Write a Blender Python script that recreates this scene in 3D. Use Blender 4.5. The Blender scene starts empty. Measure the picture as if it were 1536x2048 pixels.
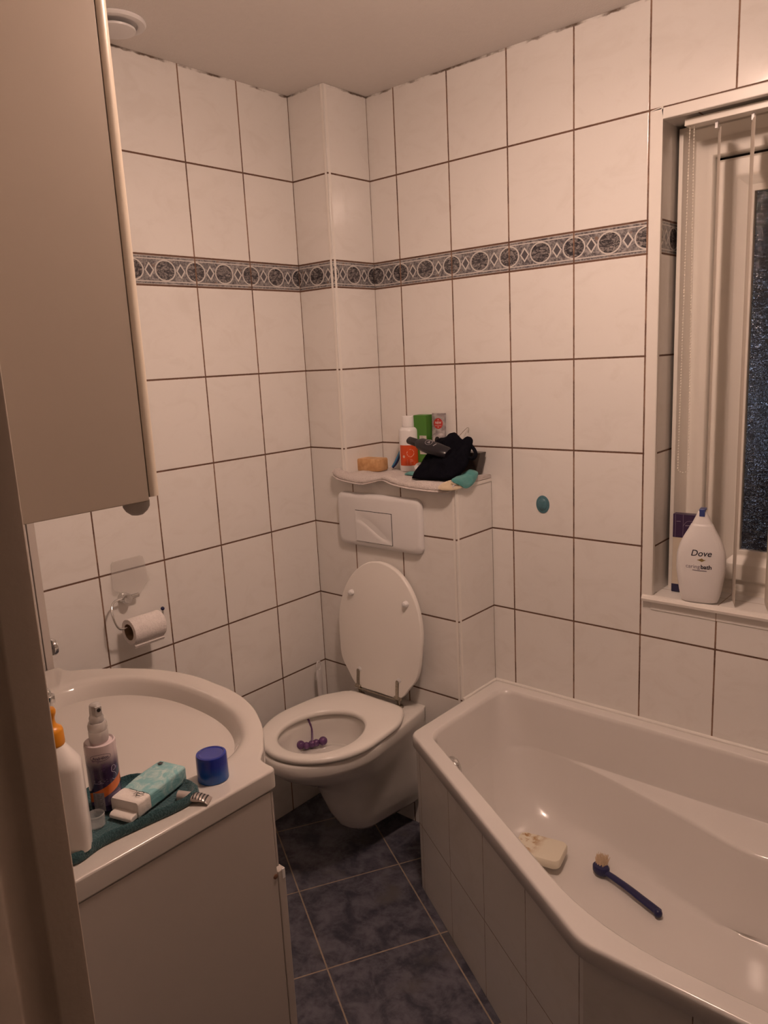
import bpy, bmesh, math, random
from mathutils import Vector, Matrix, noise as mnoise
S = bpy.context.scene
COL = S.collection
PI = math.pi
random.seed(7)

# ------------------------------------------------------------------ camera
def make_camera():
    cd = bpy.data.cameras.new('camera'); cam = bpy.data.objects.new('camera', cd); COL.objects.link(cam)
    cd.sensor_fit = 'HORIZONTAL'; cd.sensor_width = 36.0; cd.lens = 1526.75/1536*36.0
    cd.clip_start = 0.02; cd.clip_end = 100
    yaw, pit, rol = math.radians(131.3232), math.radians(-11.3055), math.radians(-2.8436)
    f = Vector((math.cos(pit)*math.cos(yaw), math.cos(pit)*math.sin(yaw), math.sin(pit)))
    r = f.cross(Vector((0,0,1))).normalized(); u = r.cross(f)
    c, s = math.cos(rol), math.sin(rol)
    r2, u2 = c*r+s*u, -s*r+c*u
    m = Matrix.Identity(4)
    for i in range(3):
        m[i][0], m[i][1], m[i][2] = r2[i], u2[i], -f[i]
    m.translation = Vector((1.85175, -1.94337, 1.5101))
    cam.matrix_world = m
    S.camera = cam
make_camera()

# ------------------------------------------------------------------ world, exposure, light values
w = bpy.data.worlds.new('night'); S.world = w; w.use_nodes = True
w.node_tree.nodes['Background'].inputs[0].default_value = (0.004, 0.005, 0.010, 1)
w.node_tree.nodes['Background'].inputs[1].default_value = 0.35
S.view_settings.view_transform = 'Standard'; S.view_settings.look = 'None'
S.view_settings.exposure = 0.0; S.view_settings.gamma = 1.0; S.view_settings.use_curve_mapping = False
LAMP_COL = (1.0, 0.695, 0.55)
LAMP_STRENGTH = 156.0
LAMP_POS = (1.14, -0.86)

# ------------------------------------------------------------------ node helper
class NT:
    def __init__(s, name):
        s.m = bpy.data.materials.new(name); s.m.use_nodes = True
        s.t = s.m.node_tree; s.n = s.t.nodes; s.l = s.t.links
        s.b = s.n['Principled BSDF']
    def link(s, a, b): s.l.new(a, b)
    def inp(s, sock, v):
        if isinstance(v, (int, float)): sock.default_value = v
        elif isinstance(v, (tuple, list)): sock.default_value = tuple(v) if len(v) == len(sock.default_value) else tuple(v)+(1,)
        else: s.l.new(v, sock)
    def math(s, op, a, b=None, c=None, clamp=False):
        n = s.n.new('ShaderNodeMath'); n.operation = op; n.use_clamp = clamp
        s.inp(n.inputs[0], a)
        if b is not None: s.inp(n.inputs[1], b)
        if c is not None: s.inp(n.inputs[2], c)
        return n.outputs[0]
    def add(s, a, b): return s.math('ADD', a, b)
    def sub(s, a, b): return s.math('SUBTRACT', a, b)
    def mul(s, a, b): return s.math('MULTIPLY', a, b)
    def lt(s, a, b): return s.math('LESS_THAN', a, b)
    def gt(s, a, b): return s.math('GREATER_THAN', a, b)
    def mx(s, a, b): return s.math('MAXIMUM', a, b)
    def mn(s, a, b): return s.math('MINIMUM', a, b)
    def fold(s, a, per):          # distance to nearest multiple of per
        k = s.math('FRACT', s.add(s.math('DIVIDE', a, per), 0.5))
        return s.mul(s.math('ABSOLUTE', s.sub(k, 0.5)), per)
    def smooth(s, v, lo, hi):     # 0 below lo, 1 above hi
        n = s.n.new('ShaderNodeMapRange'); n.interpolation_type = 'SMOOTHSTEP'
        s.inp(n.inputs['Value'], v); n.inputs['From Min'].default_value = lo; n.inputs['From Max'].default_value = hi
        n.inputs['To Min'].default_value = 0; n.inputs['To Max'].default_value = 1
        return n.outputs[0]
    def mix(s, f, a, b):
        n = s.n.new('ShaderNodeMix'); n.data_type = 'RGBA'
        s.inp(n.inputs['Factor'], f); s.inp(n.inputs['A'], a) if False else None
        s.inp(n.inputs[6], a); s.inp(n.inputs[7], b)
        return n.outputs[2]
    def uv(s):
        n = s.n.new('ShaderNodeUVMap'); x = s.n.new('ShaderNodeSeparateXYZ'); s.l.new(n.outputs[0], x.inputs[0])
        return n.outputs[0], x.outputs[0], x.outputs[1]
    def obj(s):
        n = s.n.new('ShaderNodeTexCoord'); x = s.n.new('ShaderNodeSeparateXYZ'); s.l.new(n.outputs['Object'], x.inputs[0])
        return n.outputs['Object'], x.outputs[0], x.outputs[1], x.outputs[2]
    def pos(s):
        n = s.n.new('ShaderNodeNewGeometry'); x = s.n.new('ShaderNodeSeparateXYZ'); s.l.new(n.outputs['Position'], x.inputs[0])
        return n.outputs['Position'], x.outputs[0], x.outputs[1], x.outputs[2]
    def noise(s, vec, scale, detail=3, rough=.55, dist=0.0):
        n = s.n.new('ShaderNodeTexNoise'); s.l.new(vec, n.inputs['Vector'])
        n.inputs['Scale'].default_value = scale; n.inputs['Detail'].default_value = detail
        n.inputs['Roughness'].default_value = rough; n.inputs['Distortion'].default_value = dist
        return n.outputs[0]
    def voro(s, vec, scale, feature='DISTANCE_TO_EDGE'):
        n = s.n.new('ShaderNodeTexVoronoi'); n.feature = feature; s.l.new(vec, n.inputs['Vector']); n.inputs['Scale'].default_value = scale
        return n.outputs[0]
    def mapping(s, vec, scale=(1,1,1), rot=(0,0,0), loc=(0,0,0)):
        n = s.n.new('ShaderNodeMapping'); s.l.new(vec, n.inputs[0])
        n.inputs['Scale'].default_value = scale; n.inputs['Rotation'].default_value = rot; n.inputs['Location'].default_value = loc
        return n.outputs[0]
    def bump(s, h, dist=0.001, strength=1.0):
        n = s.n.new('ShaderNodeBump'); n.inputs['Distance'].default_value = dist; n.inputs['Strength'].default_value = strength
        s.l.new(h, n.inputs['Height']); s.l.new(n.outputs[0], s.b.inputs['Normal'])
    def set(s, **k):
        names = dict(col='Base Color', rough='Roughness', metal='Metallic', ior='IOR', trans='Transmission Weight', alpha='Alpha',
                     spec='Specular IOR Level', sheen='Sheen Weight', sss='Subsurface Weight', emit='Emission Color', estr='Emission Strength', coat='Coat Weight')
        for a, v in k.items(): s.inp(s.b.inputs[names[a]], v)
        return s

def plain(name, col, rough=.4, var=.06, scale=40, bump=0.0, bscale=300, **k):
    t = NT(name); p = t.obj()[0]
    nz = t.noise(p, scale, 3)
    c2 = tuple(c*(1-var) for c in col)
    t.set(col=t.mix(nz, c2, col), rough=rough, **k)
    if bump: t.bump(t.noise(p, bscale, 2), bump)
    return t.m

# ------------------------------------------------------------------ materials
ZB, BH, TW, TH = 1.735, 0.0794, 0.1986, 0.25
def tile_material(name='wall_tile', g=.0050, border=True, gdark=(.105,.050,.030), glight=(.25,.145,.095)):
    t = NT(name); uv, u, v = t.uv(); pos = t.pos()[0]
    vv = t.sub(v, ZB)
    if border:
        below = t.lt(vv, 0.0); above = t.gt(vv, BH)
        inb = t.sub(1.0, t.add(below, above))
        v2 = t.add(t.mul(vv, below), t.mul(t.sub(vv, BH), above))
        dv_t = t.add(t.fold(v2, TH), t.mul(inb, 10.0))
        dv_b = t.add(t.mn(t.math('ABSOLUTE', vv), t.math('ABSOLUTE', t.sub(vv, BH))), 0.0)
        dv = t.mn(dv_t, dv_b)
    else:
        dv = t.fold(vv, TH); inb = None
    du = t.fold(u, TW)
    n1 = t.noise(pos, 14, 4); n2 = t.noise(pos, 160, 2)
    wob = t.mul(t.sub(n2, .5), .0010)
    gh = t.sub(1.0, t.smooth(t.add(dv, wob), g*.36, g*.62))
    gv = t.sub(1.0, t.smooth(t.add(du, wob), g*.30, g*.55))
    grout = t.mx(gh, gv)
    gcol = t.mix(t.mx(t.mul(gh, .8), t.smooth(n1, .42, .62)), glight, gdark)
    marb = t.noise(t.mapping(pos, scale=(1,1,1.6)), 9, 6, .62, 1.2)
    tile = t.mix(t.smooth(marb, .45, .72), (.80,.775,.745), (.765,.735,.70))
    col = tile
    if border:
        # marbled border with ovals and lozenges
        bvec = t.mapping(uv, scale=(1,1,1))
        mb = t.noise(bvec, 70, 5, .65, 1.5); mb2 = t.noise(bvec, 190, 4, .7, .8)
        base = t.mix(t.smooth(t.add(t.mul(mb,.7), t.mul(mb2,.3)), .38, .62), (.080,.075,.085), (.33,.315,.315))
        base = t.mix(t.smooth(t.noise(bvec, 45, 3), .60, .7), base, (.22,.15,.12))
        vm = t.sub(vv, BH/2)
        P = TW/2
        ou = t.fold(u, P); du2 = t.fold(t.add(u, P/2), P)
        av = t.math('ABSOLUTE', vm)
        r = t.math('SQRT', t.add(t.math('POWER', t.math('DIVIDE', ou, .0305), 2.0), t.math('POWER', t.math('DIVIDE', av, .0262), 2.0)))
        crack = t.voro(t.mapping(uv, scale=(1,1.6,1), rot=(0,0,.5)), 75)
        ovm = t.noise(t.mapping(uv, scale=(1,1.8,1), rot=(0,0,.6)), 60, 4, .6, 1.5)
        oval = t.mix(t.smooth(ovm, .40, .62), (.045,.042,.050), (.27,.245,.24))
        oval = t.mix(t.sub(1.0, t.smooth(crack, .015, .05)), oval, (.02,.02,.025))
        dl = t.add(t.math('DIVIDE', du2, .0098), t.math('DIVIDE', av, .0135))
        light = (.60,.575,.55)
        c = base
        c = t.mix(t.sub(1.0, t.smooth(dl, 1.42, 1.60)), c, light)
        c = t.mix(t.sub(1.0, t.smooth(dl, 0.98, 1.12)), c, t.mix(mb2, (.05,.05,.06), (.14,.13,.14)))
        c = t.mix(t.sub(1.0, t.smooth(r, 1.05, 1.10)), c, light)
        c = t.mix(t.sub(1.0, t.smooth(r, .93, .97)), c, oval)
        edge = t.mn(t.add(vv, 0.0), t.sub(BH, vv))
        ln = t.sub(1.0, t.smooth(t.math('ABSOLUTE', t.sub(edge, .0105)), .0008, .0018))
        ln2 = t.sub(1.0, t.smooth(t.math('ABSOLUTE', t.sub(edge, .0035)), .0005, .0013))
        c = t.mix(t.mul(t.mx(ln, t.mul(ln2, .7)), t.smooth(t.sub(dl, 0), .0, .2)), c, light)
        col = t.mix(inb, tile, c)
    # uneven mould line along the ceiling
    top = t.smooth(t.add(v, t.mul(t.sub(t.noise(pos, 26, 3), .5), .014)), 2.3045, 2.3085)
    col = t.mix(grout, col, gcol)
    col = t.mix(t.mul(top, t.smooth(n1, .38, .62)), col, (.15,.11,.085))
    rough = t.add(.10, t.mul(grout, .6))
    t.set(col=col, rough=rough, spec=.5)
    h = t.add(t.sub(1.0, t.mx(t.sub(1.0, t.smooth(dv, 0, g*.8)), t.sub(1.0, t.smooth(du, 0, g*.8)))), t.mul(t.noise(pos, 5, 2), .25))
    t.bump(h, .0012, .6)
    return t.m

def floor_material():
    t = NT('slate_floor_tile'); uv, u, v = t.uv(); pos = t.pos()[0]
    per = .3115
    d = t.mn(t.fold(u, per), t.fold(v, per))
    n2 = t.noise(pos, 130, 2)
    gr = t.sub(1.0, t.smooth(t.add(d, t.mul(t.sub(n2, .5), .0015)), .0014, .0026))
    n = t.noise(pos, 16, 6, .62, .6); nn = t.noise(pos, 70, 4, .6)
    col = t.mix(t.smooth(t.add(t.mul(n,.75), t.mul(nn,.25)), .36, .64), (.040,.041,.058), (.135,.130,.158))
    col = t.mix(t.smooth(t.noise(pos, 7, 3), .55, .75), col, (.10,.092,.092))
    gc = t.mix(t.noise(pos, 30, 3), (.42,.33,.25), (.22,.17,.13))
    t.set(col=t.mix(gr, col, gc), rough=t.add(.42, t.mul(gr, .3)), spec=.35)
    t.bump(t.add(t.mul(t.smooth(d, 0, .003), .7), t.mul(nn, .3)), .0012, .6)
    return t.m

M = {}
M['tile'] = tile_material()
M['paneltile'] = tile_material('bath_panel_tile', g=.0022, border=False, gdark=(.13,.08,.055), glight=(.36,.27,.21))
M['slate'] = floor_material()
M['ceiling'] = plain('ceiling_paint', (.84,.80,.77), .9, .05, 60, .0006, 220)
M['paint'] = plain('wall_paint', (.46,.42,.38), .85, .06, 20, .0005, 200)
M['trim'] = plain('white_trim', (.80,.765,.72), .35, .05, 30)
M['frame'] = plain('door_frame_paint', (.55,.46,.38), .5, .10, 14, .0003, 120)
M['beigelam'] = plain('beige_laminate', (.46,.39,.32), .42, .04, 12)
M['basin'] = plain('basin_marble', (.60,.56,.52), .14, .03, 6, coat=.25)
M['laminate'] = plain('white_laminate', (.52,.47,.43), .38, .04, 12)
M['ceramic'] = plain('white_ceramic', (.76,.73,.69), .12, .03, 6, coat=.3)
M['acrylic'] = plain('bath_acrylic', (.74,.705,.675), .16, .03, 5, coat=.2)
M['seatplastic'] = plain('seat_plastic', (.87,.835,.79), .22, .02, 8)
M['whiteplastic'] = plain('white_plastic', (.80,.785,.785), .30, .03, 30)
M['upvc'] = plain('window_upvc', (.80,.755,.69), .32, .05, 12)
M['dark'] = plain('dark_gap', (.018,.014,.012), .9, .1, 30)
t = NT('chrome'); p = t.obj()[0]
t.set(col=t.mix(t.noise(p, 90, 2), (.60,.60,.60), (.80,.80,.79)), metal=1.0, rough=.10); M['chrome'] = t.m
t = NT('tarnished_steel'); p = t.obj()[0]
t.set(col=t.mix(t.noise(p, 200, 2), (.22,.19,.15), (.55,.50,.42)), metal=1.0, rough=.30); M['steel'] = t.m

# ------------------------------------------------------------------ object helpers
def link(name, me, mat=None, parent=None, smooth=True, angle=38, bevel=0, segs=2, wn=False):
    o = bpy.data.objects.new(name, me); COL.objects.link(o)
    if mat is not None:
        me.materials.clear(); me.materials.append(mat)
    if smooth:
        for p in me.polygons: p.use_smooth = True
        me.set_sharp_from_angle(angle=math.radians(angle))
    if bevel:
        b = o.modifiers.new('bevel', 'BEVEL'); b.width = bevel; b.segments = segs; b.limit_method = 'ANGLE'; b.angle_limit = math.radians(40); b.harden_normals = True
    if wn:
        b = o.modifiers.new('weighted', 'WEIGHTED_NORMAL'); b.keep_sharp = True; b.weight = 80
    if parent is not None: put_under(o, parent)
    return o
def put_under(o, parent):
    o.parent = parent
    o.matrix_parent_inverse = parent.matrix_world.inverted() if False else Matrix.Translation(-Vector(parent.location)) if parent.type == 'EMPTY' else Matrix.Identity(4)
def thing(name, loc, label, cat, group=None):
    o = bpy.data.objects.new(name, None); COL.objects.link(o); o.empty_display_size = .05
    o.location = loc; o['label'] = label; o['category'] = cat
    if group: o['group'] = group
    return o
def tag(o, label, cat, group=None):
    o['label'] = label; o['category'] = cat
    if group: o['group'] = group
    return o
def struct(o): o['kind'] = 'structure'; return o

class MB:
    """collects shapes into one mesh"""
    def __init__(s): s.v = []; s.f = []
    def add(s, vs, fs):
        k = len(s.v); s.v += [tuple(p) for p in vs]; s.f += [tuple(i+k for i in f) for f in fs]; return s
    def box(s, x0, x1, y0, y1, z0, z1, mat=None):
        vs = [(x,y,z) for x in (x0,x1) for y in (y0,y1) for z in (z0,z1)]
        if mat is not None: vs = [mat @ Vector(p) for p in vs]
        return s.add(vs, [(0,1,3,2),(4,6,7,5),(0,4,5,1),(2,3,7,6),(0,2,6,4),(1,5,7,3)])
    def loft(s, rings, cap0=True, cap1=True, closed=True):
        n = len(rings[0]); vs = [p for r in rings for p in r]; fs = []
        for i in range(len(rings)-1):
            for j in range(n if closed else n-1):
                a, b = i*n+j, i*n+(j+1) % n
                fs.append((a, b, b+n, a+n))
        if cap0: fs.append(tuple(reversed(range(n))))
        if cap1: fs.append(tuple((len(rings)-1)*n+j for j in range(n)))
        return s.add(vs, fs)
    def lathe(s, prof, c=(0,0,0), n=40, axis=None, sx=1.0, sy=1.0):
        rings = []
        for r, z in prof:
            rings.append([Vector((r*sx*math.cos(2*PI*k/n), r*sy*math.sin(2*PI*k/n), z)) for k in range(n)])
        if axis is not None:
            q = Vector((0,0,1)).rotation_difference(Vector(axis).normalized()).to_matrix()
            rings = [[q @ p for p in r] for r in rings]
        rings = [[p+Vector(c) for p in r] for r in rings]
        return s.loft(rings)
    def tube(s, pts, r, n=12, caps=True):
        pts = [Vector(p) for p in pts]; rs = r if isinstance(r, (list, tuple)) else [r]*len(pts)
        rings = []; ref = None
        for i, p in enumerate(pts):
            d = (pts[min(i+1, len(pts)-1)] - pts[max(i-1, 0)]).normalized()
            if ref is None:
                ref = Vector((0,0,1)) if abs(d.z) < .9 else Vector((1,0,0))
            a = (ref - d*ref.dot(d)).normalized(); b = d.cross(a); ref = a
            rings.append([p + rs[i]*(math.cos(2*PI*k/n)*a + math.sin(2*PI*k/n)*b) for k in range(n)])
        return s.loft(rings, caps, caps)
    def sphere(s, c, r, nu=16, nv=10, sc=(1,1,1)):
        c = Vector(c)
        rings = []
        for i in range(1, nv):
            th = PI*i/nv
            rings.append([c+Vector((r*sc[0]*math.sin(th)*math.cos(2*PI*k/nu), r*sc[1]*math.sin(th)*math.sin(2*PI*k/nu), -r*sc[2]*math.cos(th))) for k in range(nu)])
        return s.loft(rings)
    def prism(s, poly, fn, d0, d1):
        """2-D outline extruded; fn(a,b,d) -> point"""
        return s.loft([[fn(a,b,d0) for a,b in poly], [fn(a,b,d1) for a,b in poly]])
    def mesh(s, name):
        me = bpy.data.meshes.new(name); me.from_pydata([tuple(p) for p in s.v], [], s.f); me.validate()
        bm = bmesh.new(); bm.from_mesh(me); bmesh.ops.remove_doubles(bm, verts=bm.verts, dist=1e-6)
        bmesh.ops.recalc_face_normals(bm, faces=bm.faces); bm.to_mesh(me); bm.free(); return me
    def obj(s, name, mat, parent=None, **k): return link(name, s.mesh(name), mat, parent, **k)

def uvset(o, fn):
    me = o.data; L = me.uv_layers.new(name='UVMap')
    for p in me.polygons:
        for li in p.loop_indices:
            L.data[li].uv = fn(me.vertices[me.loops[li].vertex_index].co, p.normal)
    return o
def spline(pts, n=8):
    """Catmull-Rom through points"""
    P = [Vector(p) for p in pts]; out = []
    for i in range(len(P)-1):
        a, b, c, d = P[max(i-1,0)], P[i], P[i+1], P[min(i+2, len(P)-1)]
        for k in range(n):
            t = k/n
            out.append(.5*((2*b)+(c-a)*t+(2*a-5*b+4*c-d)*t*t+(3*b-a-3*c+d)*t**3))
    out.append(P[-1]); return out
def spline_closed(pts, n=6):
    P = [Vector(p) for p in pts]; m = len(P); out = []
    for i in range(m):
        a, b, c, d = P[(i-1) % m], P[i], P[(i+1) % m], P[(i+2) % m]
        for k in range(n):
            t = k/n
            out.append(.5*((2*b)+(c-a)*t+(2*a-5*b+4*c-d)*t*t+(3*b-a-3*c+d)*t**3))
    return out
def ring(pts, ts, na=8, ne=6):
    """closed polygon with rounded corners, fixed sample count"""
    m = len(pts); P = [Vector((p[0],p[1],0)) for p in pts]; A = []
    for i in range(m):
        a, b, c = P[i-1], P[i], P[(i+1) % m]
        t = min(ts[i], .48*(b-a).length, .48*(c-b).length)
        A.append((b+(a-b).normalized()*t, b, b+(c-b).normalized()*t))
    out = []
    for i in range(m):
        p0, p1, p2 = A[i]
        for k in range(na+1):
            t = k/na; out.append((1-t)**2*p0+2*t*(1-t)*p1+t*t*p2)
        q = A[(i+1) % m][0]
        for k in range(1, ne): out.append(p2.lerp(q, k/ne))
    return [(p.x, p.y) for p in out]
def offset_poly(pts, offs):
    """CCW polygon, edge i from pts[i] to pts[i+1], inward offsets"""
    m = len(pts); L = []
    for i in range(m):
        a, b = Vector(pts[i][:2]), Vector(pts[(i+1) % m][:2]); d = (b-a).normalized(); n = Vector((-d.y, d.x))
        L.append((a+n*offs[i], d))
    out = []
    for i in range(m):
        (p, d), (q, e) = L[i-1], L[i]
        t = ((q-p).x*e.y-(q-p).y*e.x)/(d.x*e.y-d.y*e.x)
        r = p+d*t; out.append((r.x, r.y))
    return out
def rrect(w, h, r, n=6):
    out = []
    for cx, cy, a0 in ((w/2-r,h/2-r,0),(-w/2+r,h/2-r,90),(-w/2+r,-h/2+r,180),(w/2-r,-h/2+r,270)):
        for k in range(n+1):
            a = math.radians(a0+90*k/n); out.append((cx+r*math.cos(a), cy+r*math.sin(a)))
    return out
def ellipse(a, b, n=40, cx=0, cy=0): return [(cx+a*math.cos(2*PI*k/n), cy+b*math.sin(2*PI*k/n)) for k in range(n)]
def ngon(poly, fn): 
    return MB().add([fn(a,b) for a,b in poly], [tuple(range(len(poly)))])
def decal(mb, poly, fn): mb.add([fn(a,b) for a,b in poly], [tuple(range(len(poly)))])
def stroke(mb, pts, wd, fn):
    """a flat pen line"""
    P = [Vector((p[0],p[1],0)) for p in pts]; vs = []
    for i, p in enumerate(P):
        d = (P[min(i+1,len(P)-1)]-P[max(i-1,0)]).normalized(); n = Vector((-d.y,d.x,0))*wd/2
        vs += [fn((p+n).x,(p+n).y), fn((p-n).x,(p-n).y)]
    mb.add(vs, [(2*i,2*i+1,2*i+3,2*i+2) for i in range(len(P)-1)])
def text(mb, s, size, fn, shear=0.0, bold=0.0, align='CENTER'):
    cu = bpy.data.curves.new('txt', 'FONT'); cu.body = s; cu.size = size; cu.shear = shear; cu.offset = bold
    cu.align_x = align; cu.align_y = 'CENTER'; cu.resolution_u = 4
    o = bpy.data.objects.new('txt', cu); COL.objects.link(o)
    dg = bpy.context.evaluated_depsgraph_get(); me = bpy.data.meshes.new_from_object(o.evaluated_get(dg))
    vs = [fn(v.co.x, v.co.y) for v in me.vertices]; fs = [tuple(p.vertices) for p in me.polygons]
    bpy.data.objects.remove(o); bpy.data.curves.remove(cu); bpy.data.meshes.remove(me)
    mb.add(vs, fs)
def pillow(outline, front, back, nz=.0, nscale=60, steps=10, seed=0, dirv=None):
    """closed soft lump: outline loop in 3-D, bulged to both sides"""
    O = [Vector(p) for p in outline]; c = sum(O, Vector())/len(O); mb = MB(); n = len(O)
    nrm = Vector(dirv).normalized()
    def shell(h):
        rings = []
        for i in range(steps):
            t = 1-i/steps
            r = []
            for p in O:
                q = c.lerp(p, t); k = math.sqrt(max(0, 1-t*t))
                q = q+nrm*h*k
                if nz: q = q+nrm*nz*k*mnoise.noise((q+Vector((seed,0,0)))*nscale)+nrm*nz*.5*k*mnoise.noise((q+Vector((0,seed,0)))*nscale*2.3)
                r.append(q)
            rings.append(r)
        return rings
    mb.loft(shell(front), False, True); mb.loft(shell(-back), False, True)
    return mb

# ================================================================== SETTING
XR = 2.30; YD = -1.65; H = 2.312; YH = -3.0
def uv_wall(u0, v0=0):
    def fn(co, n):
        if abs(n.x) > .7: return (co.y-u0[1], co.z-v0)
        if abs(n.y) > .7: return (co.x-u0[0], co.z-v0)
        return (co.x-u0[0]+.09, co.y+.09)
    return fn
a = math.radians(-29.7); E1 = Vector((math.cos(a), math.sin(a))); E2 = Vector((-math.sin(a), math.cos(a))); FO = Vector((.323,-.663))
fl = MB().box(-.1, XR+.1, YH-.1, .2, -.08, 0).obj('floor', M['slate'], smooth=False); struct(fl)
uvset(fl, lambda co, n: ((Vector(co[:2])-FO).dot(E1), (Vector(co[:2])-FO).dot(E2)))
struct(MB().box(-.1, XR+.1, YH-.1, .2, H, H+.08).obj('ceiling', M['ceiling'], smooth=False))
wl = struct(MB().box(-.1, 0, YH, .2, 0, H).obj('wall_left', M['tile'], smooth=False)); uvset(wl, uv_wall((0,-.1895)))
WX0, WX1, WZ0, WZ1 = 1.085, 2.0, .842, 2.041
wb = MB().box(0, WX0, 0, .2, 0, H).box(WX0, WX1, 0, .2, 0, WZ0).box(WX0, WX1, 0, .2, WZ1, H).box(WX1, XR, 0, .2, 0, H).obj('wall_back', M['tile'], smooth=False)
struct(wb); uvset(wb, uv_wall((.2623,0)))
wr = struct(MB().box(XR, XR+.1, YH, .2, 0, H).obj('wall_right', M['paint'], smooth=False))
DX0, DX1, DZ = 1.12, 2.02, 2.08
wf = MB().box(0, DX0, YD-.10, YD, 0, H).box(DX1, XR, YD-.10, YD, 0, H).box(DX0, DX1, YD-.10, YD, DZ, H).obj('wall_front', M['paint'], smooth=False)
struct(wf)
struct(MB().box(0, XR, YH-.1, YH, 0, H).obj('wall_hallway', M['paint'], smooth=False))
# pipe duct in the corner and the boxed-in cistern in front of the back wall
YC = -.1895; CX = .153; CW = .585; CZ = 1.14
dk = struct(MB().box(.0005, CX, YC, -.0005, .0005, H-.0005).obj('wall_duct', M['tile'], smooth=False)); uvset(dk, uv_wall((-.02,0)))
cb = struct(MB().box(CX, CW, YC, -.0005, .0005, CZ).obj('wall_cistern', M['tile'], smooth=False)); uvset(cb, uv_wall((.182,0)))
# corner trims
def quarter_trim(name, x, y, z0, z1, r=.011):
    prof = [(x-r, y+.0), (x-r, y-.002)]+[(x-r+(r+.002)*math.sin(k/8*PI/2), y+r-(r+.002)*math.cos(k/8*PI/2)) for k in range(9)]+[(x+.0, y+r), (x-r, y+r)]
    return struct(MB().loft([[(px_,py_,z0) for px_,py_ in prof], [(px_,py_,z1) for px_,py_ in prof]]).obj(name, M['trim']))
quarter_trim('trim_1', CX, YC, CZ+.001, H-.001)
quarter_trim('trim_2', CW, YC, .001, CZ-.001)
struct(MB().box(CX+.002, CW+.002, YC-.0022, YC+.010, CZ-.010, CZ+.002).box(CW-.010, CW+.0022, YC+.010, -.001, CZ-.010, CZ+.002).obj('trim_3', M['trim'], bevel=.002))

# window -------------------------------------------------------------
win = bpy.data.objects.new('window_1', None); COL.objects.link(win); win.location = (1.54, .1, .85); struct(win)
# white tile trim round the opening
tr = MB().box(1.060, WX0+.004, -.005, .012, WZ0-.004, WZ1+.022).box(WX0+.004, WX1+.03, -.005, .012, WZ1-.004, WZ1+.022)
tr.obj('surround_trim', M['trim'], win, bevel=.003)
FX0, FX1, FZ0, FZ1 = 1.089, 1.996, .856, 2.037
def frame_ring(x0, x1, z0, z1, prof):
    """mitred frame, prof = list of (inset, y)"""
    rings = []
    for ins, y in prof:
        rings.append([(x0+ins, y, z0+ins), (x1-ins, y, z0+ins), (x1-ins, y, z1-ins), (x0+ins, y, z1-ins)])
    n = len(rings); mb = MB()
    vs = [p for r in rings for p in r]; fs = []
    for i in range(n):
        k = (i+1) % n
        for j in range(4): fs.append((i*4+j, i*4+(j+1) % 4, k*4+(j+1) % 4, k*4+j))
    return mb.add(vs, fs)
frame_ring(FX0, FX1, FZ0-.03, FZ1, [(.004,.195),(.004,.098),(.015,.098),(.016,.110),(.030,.147),(.036,.150),(.070,.150),(.074,.156),(.074,.195)]).obj('frame', M['upvc'], win, bevel=.002)
frame_ring(FX0+.086, FX1-.086, FZ0+.026, FZ1-.086, [(0,.19),(0,.146),(.006,.138),(.040,.138),(.048,.142),(.066,.160),(.072,.162),(.0815,.166),(.0815,.19)]).obj('sash', M['upvc'], win, bevel=.002)
MB().box(FX0+.074, FX1-.074, .178, .192, FZ0+.004, FZ0+.03).box(FX0+.073, FX0+.09, .178, .192, FZ0, FZ1-.07).box(FX0+.07, FX1-.07, .178, .192, FZ1-.09, FZ1-.073).obj('gap_shade', M['dark'], win, smooth=False)  # dark strips standing in for the shade between frame and sash
g = NT('rippled_glass'); po = g.pos()[0]
rp = g.noise(g.mapping(po, rot=(0,.45,0), scale=(1,1,3.2)), 30, 3, .55, .6)
rp2 = g.noise(g.mapping(po, rot=(0,.45,0), scale=(1,1,2.0)), 120, 2, .5)
g.set(col=g.mix(rp2, (.80,.84,.88), (.92,.95,.97)), trans=1.0, rough=.03, ior=1.5)
g.bump(g.add(g.mul(rp, .86), g.mul(rp2, .14)), .0068, 1.0); M['glass'] = g.m
MB().box(FX0+.160, FX1-.160, .176, .182, FZ0+.100, FZ1-.160).obj('pane', M['glass'], win, smooth=False)
# sill of white tiles with a rounded front trim
si = MB().box(WX0-.001, WX1, -.002, .19, WZ0-.03, .8505).obj('sill', M['trim'], win, bevel=.002)
t = NT('sill_tile'); ps = t.pos(); d1 = t.math('ABSOLUTE', t.sub(ps[2], .078)); d2 = t.fold(t.sub(ps[1], 1.255), .1986)
gl = t.sub(1.0, t.smooth(t.mn(d1, d2), .0007, .0014))
t.set(col=t.mix(gl, (.80,.77,.735), (.36,.27,.22)), rough=.2); si.data.materials[0] = t.m
prof = [(-.014,.838),(-.016,.845),(-.013,.851),(-.006,.8535),(.004,.8525),(.006,.846),(-.002,.836)]
MB().loft([[(1.064,y,z) for y,z in prof], [(2.03,y,z) for y,z in prof]]).obj('sill_trim', M['trim'], win)
# lamp post outside in the night
lp = thing('street_lamp', (.10, 4.5, -2.0), 'cool white street lamp glowing outside behind the rippled window glass', 'lamp')
MB().lathe([(.06,0),(.05,.3),(.035,2.6),(.03,3.02)], (.10,4.5,-2.0), 16).obj('pole', M['steel'], lp)
t = NT('street_lamp_glow'); t.set(col=(1,1,1), emit=(.62,.74,1.0), estr=5.0, rough=.4); M['street'] = t.m
MB().sphere((.10,4.5,1.12), .07).obj('lamp_globe', M['street'], lp)

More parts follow.
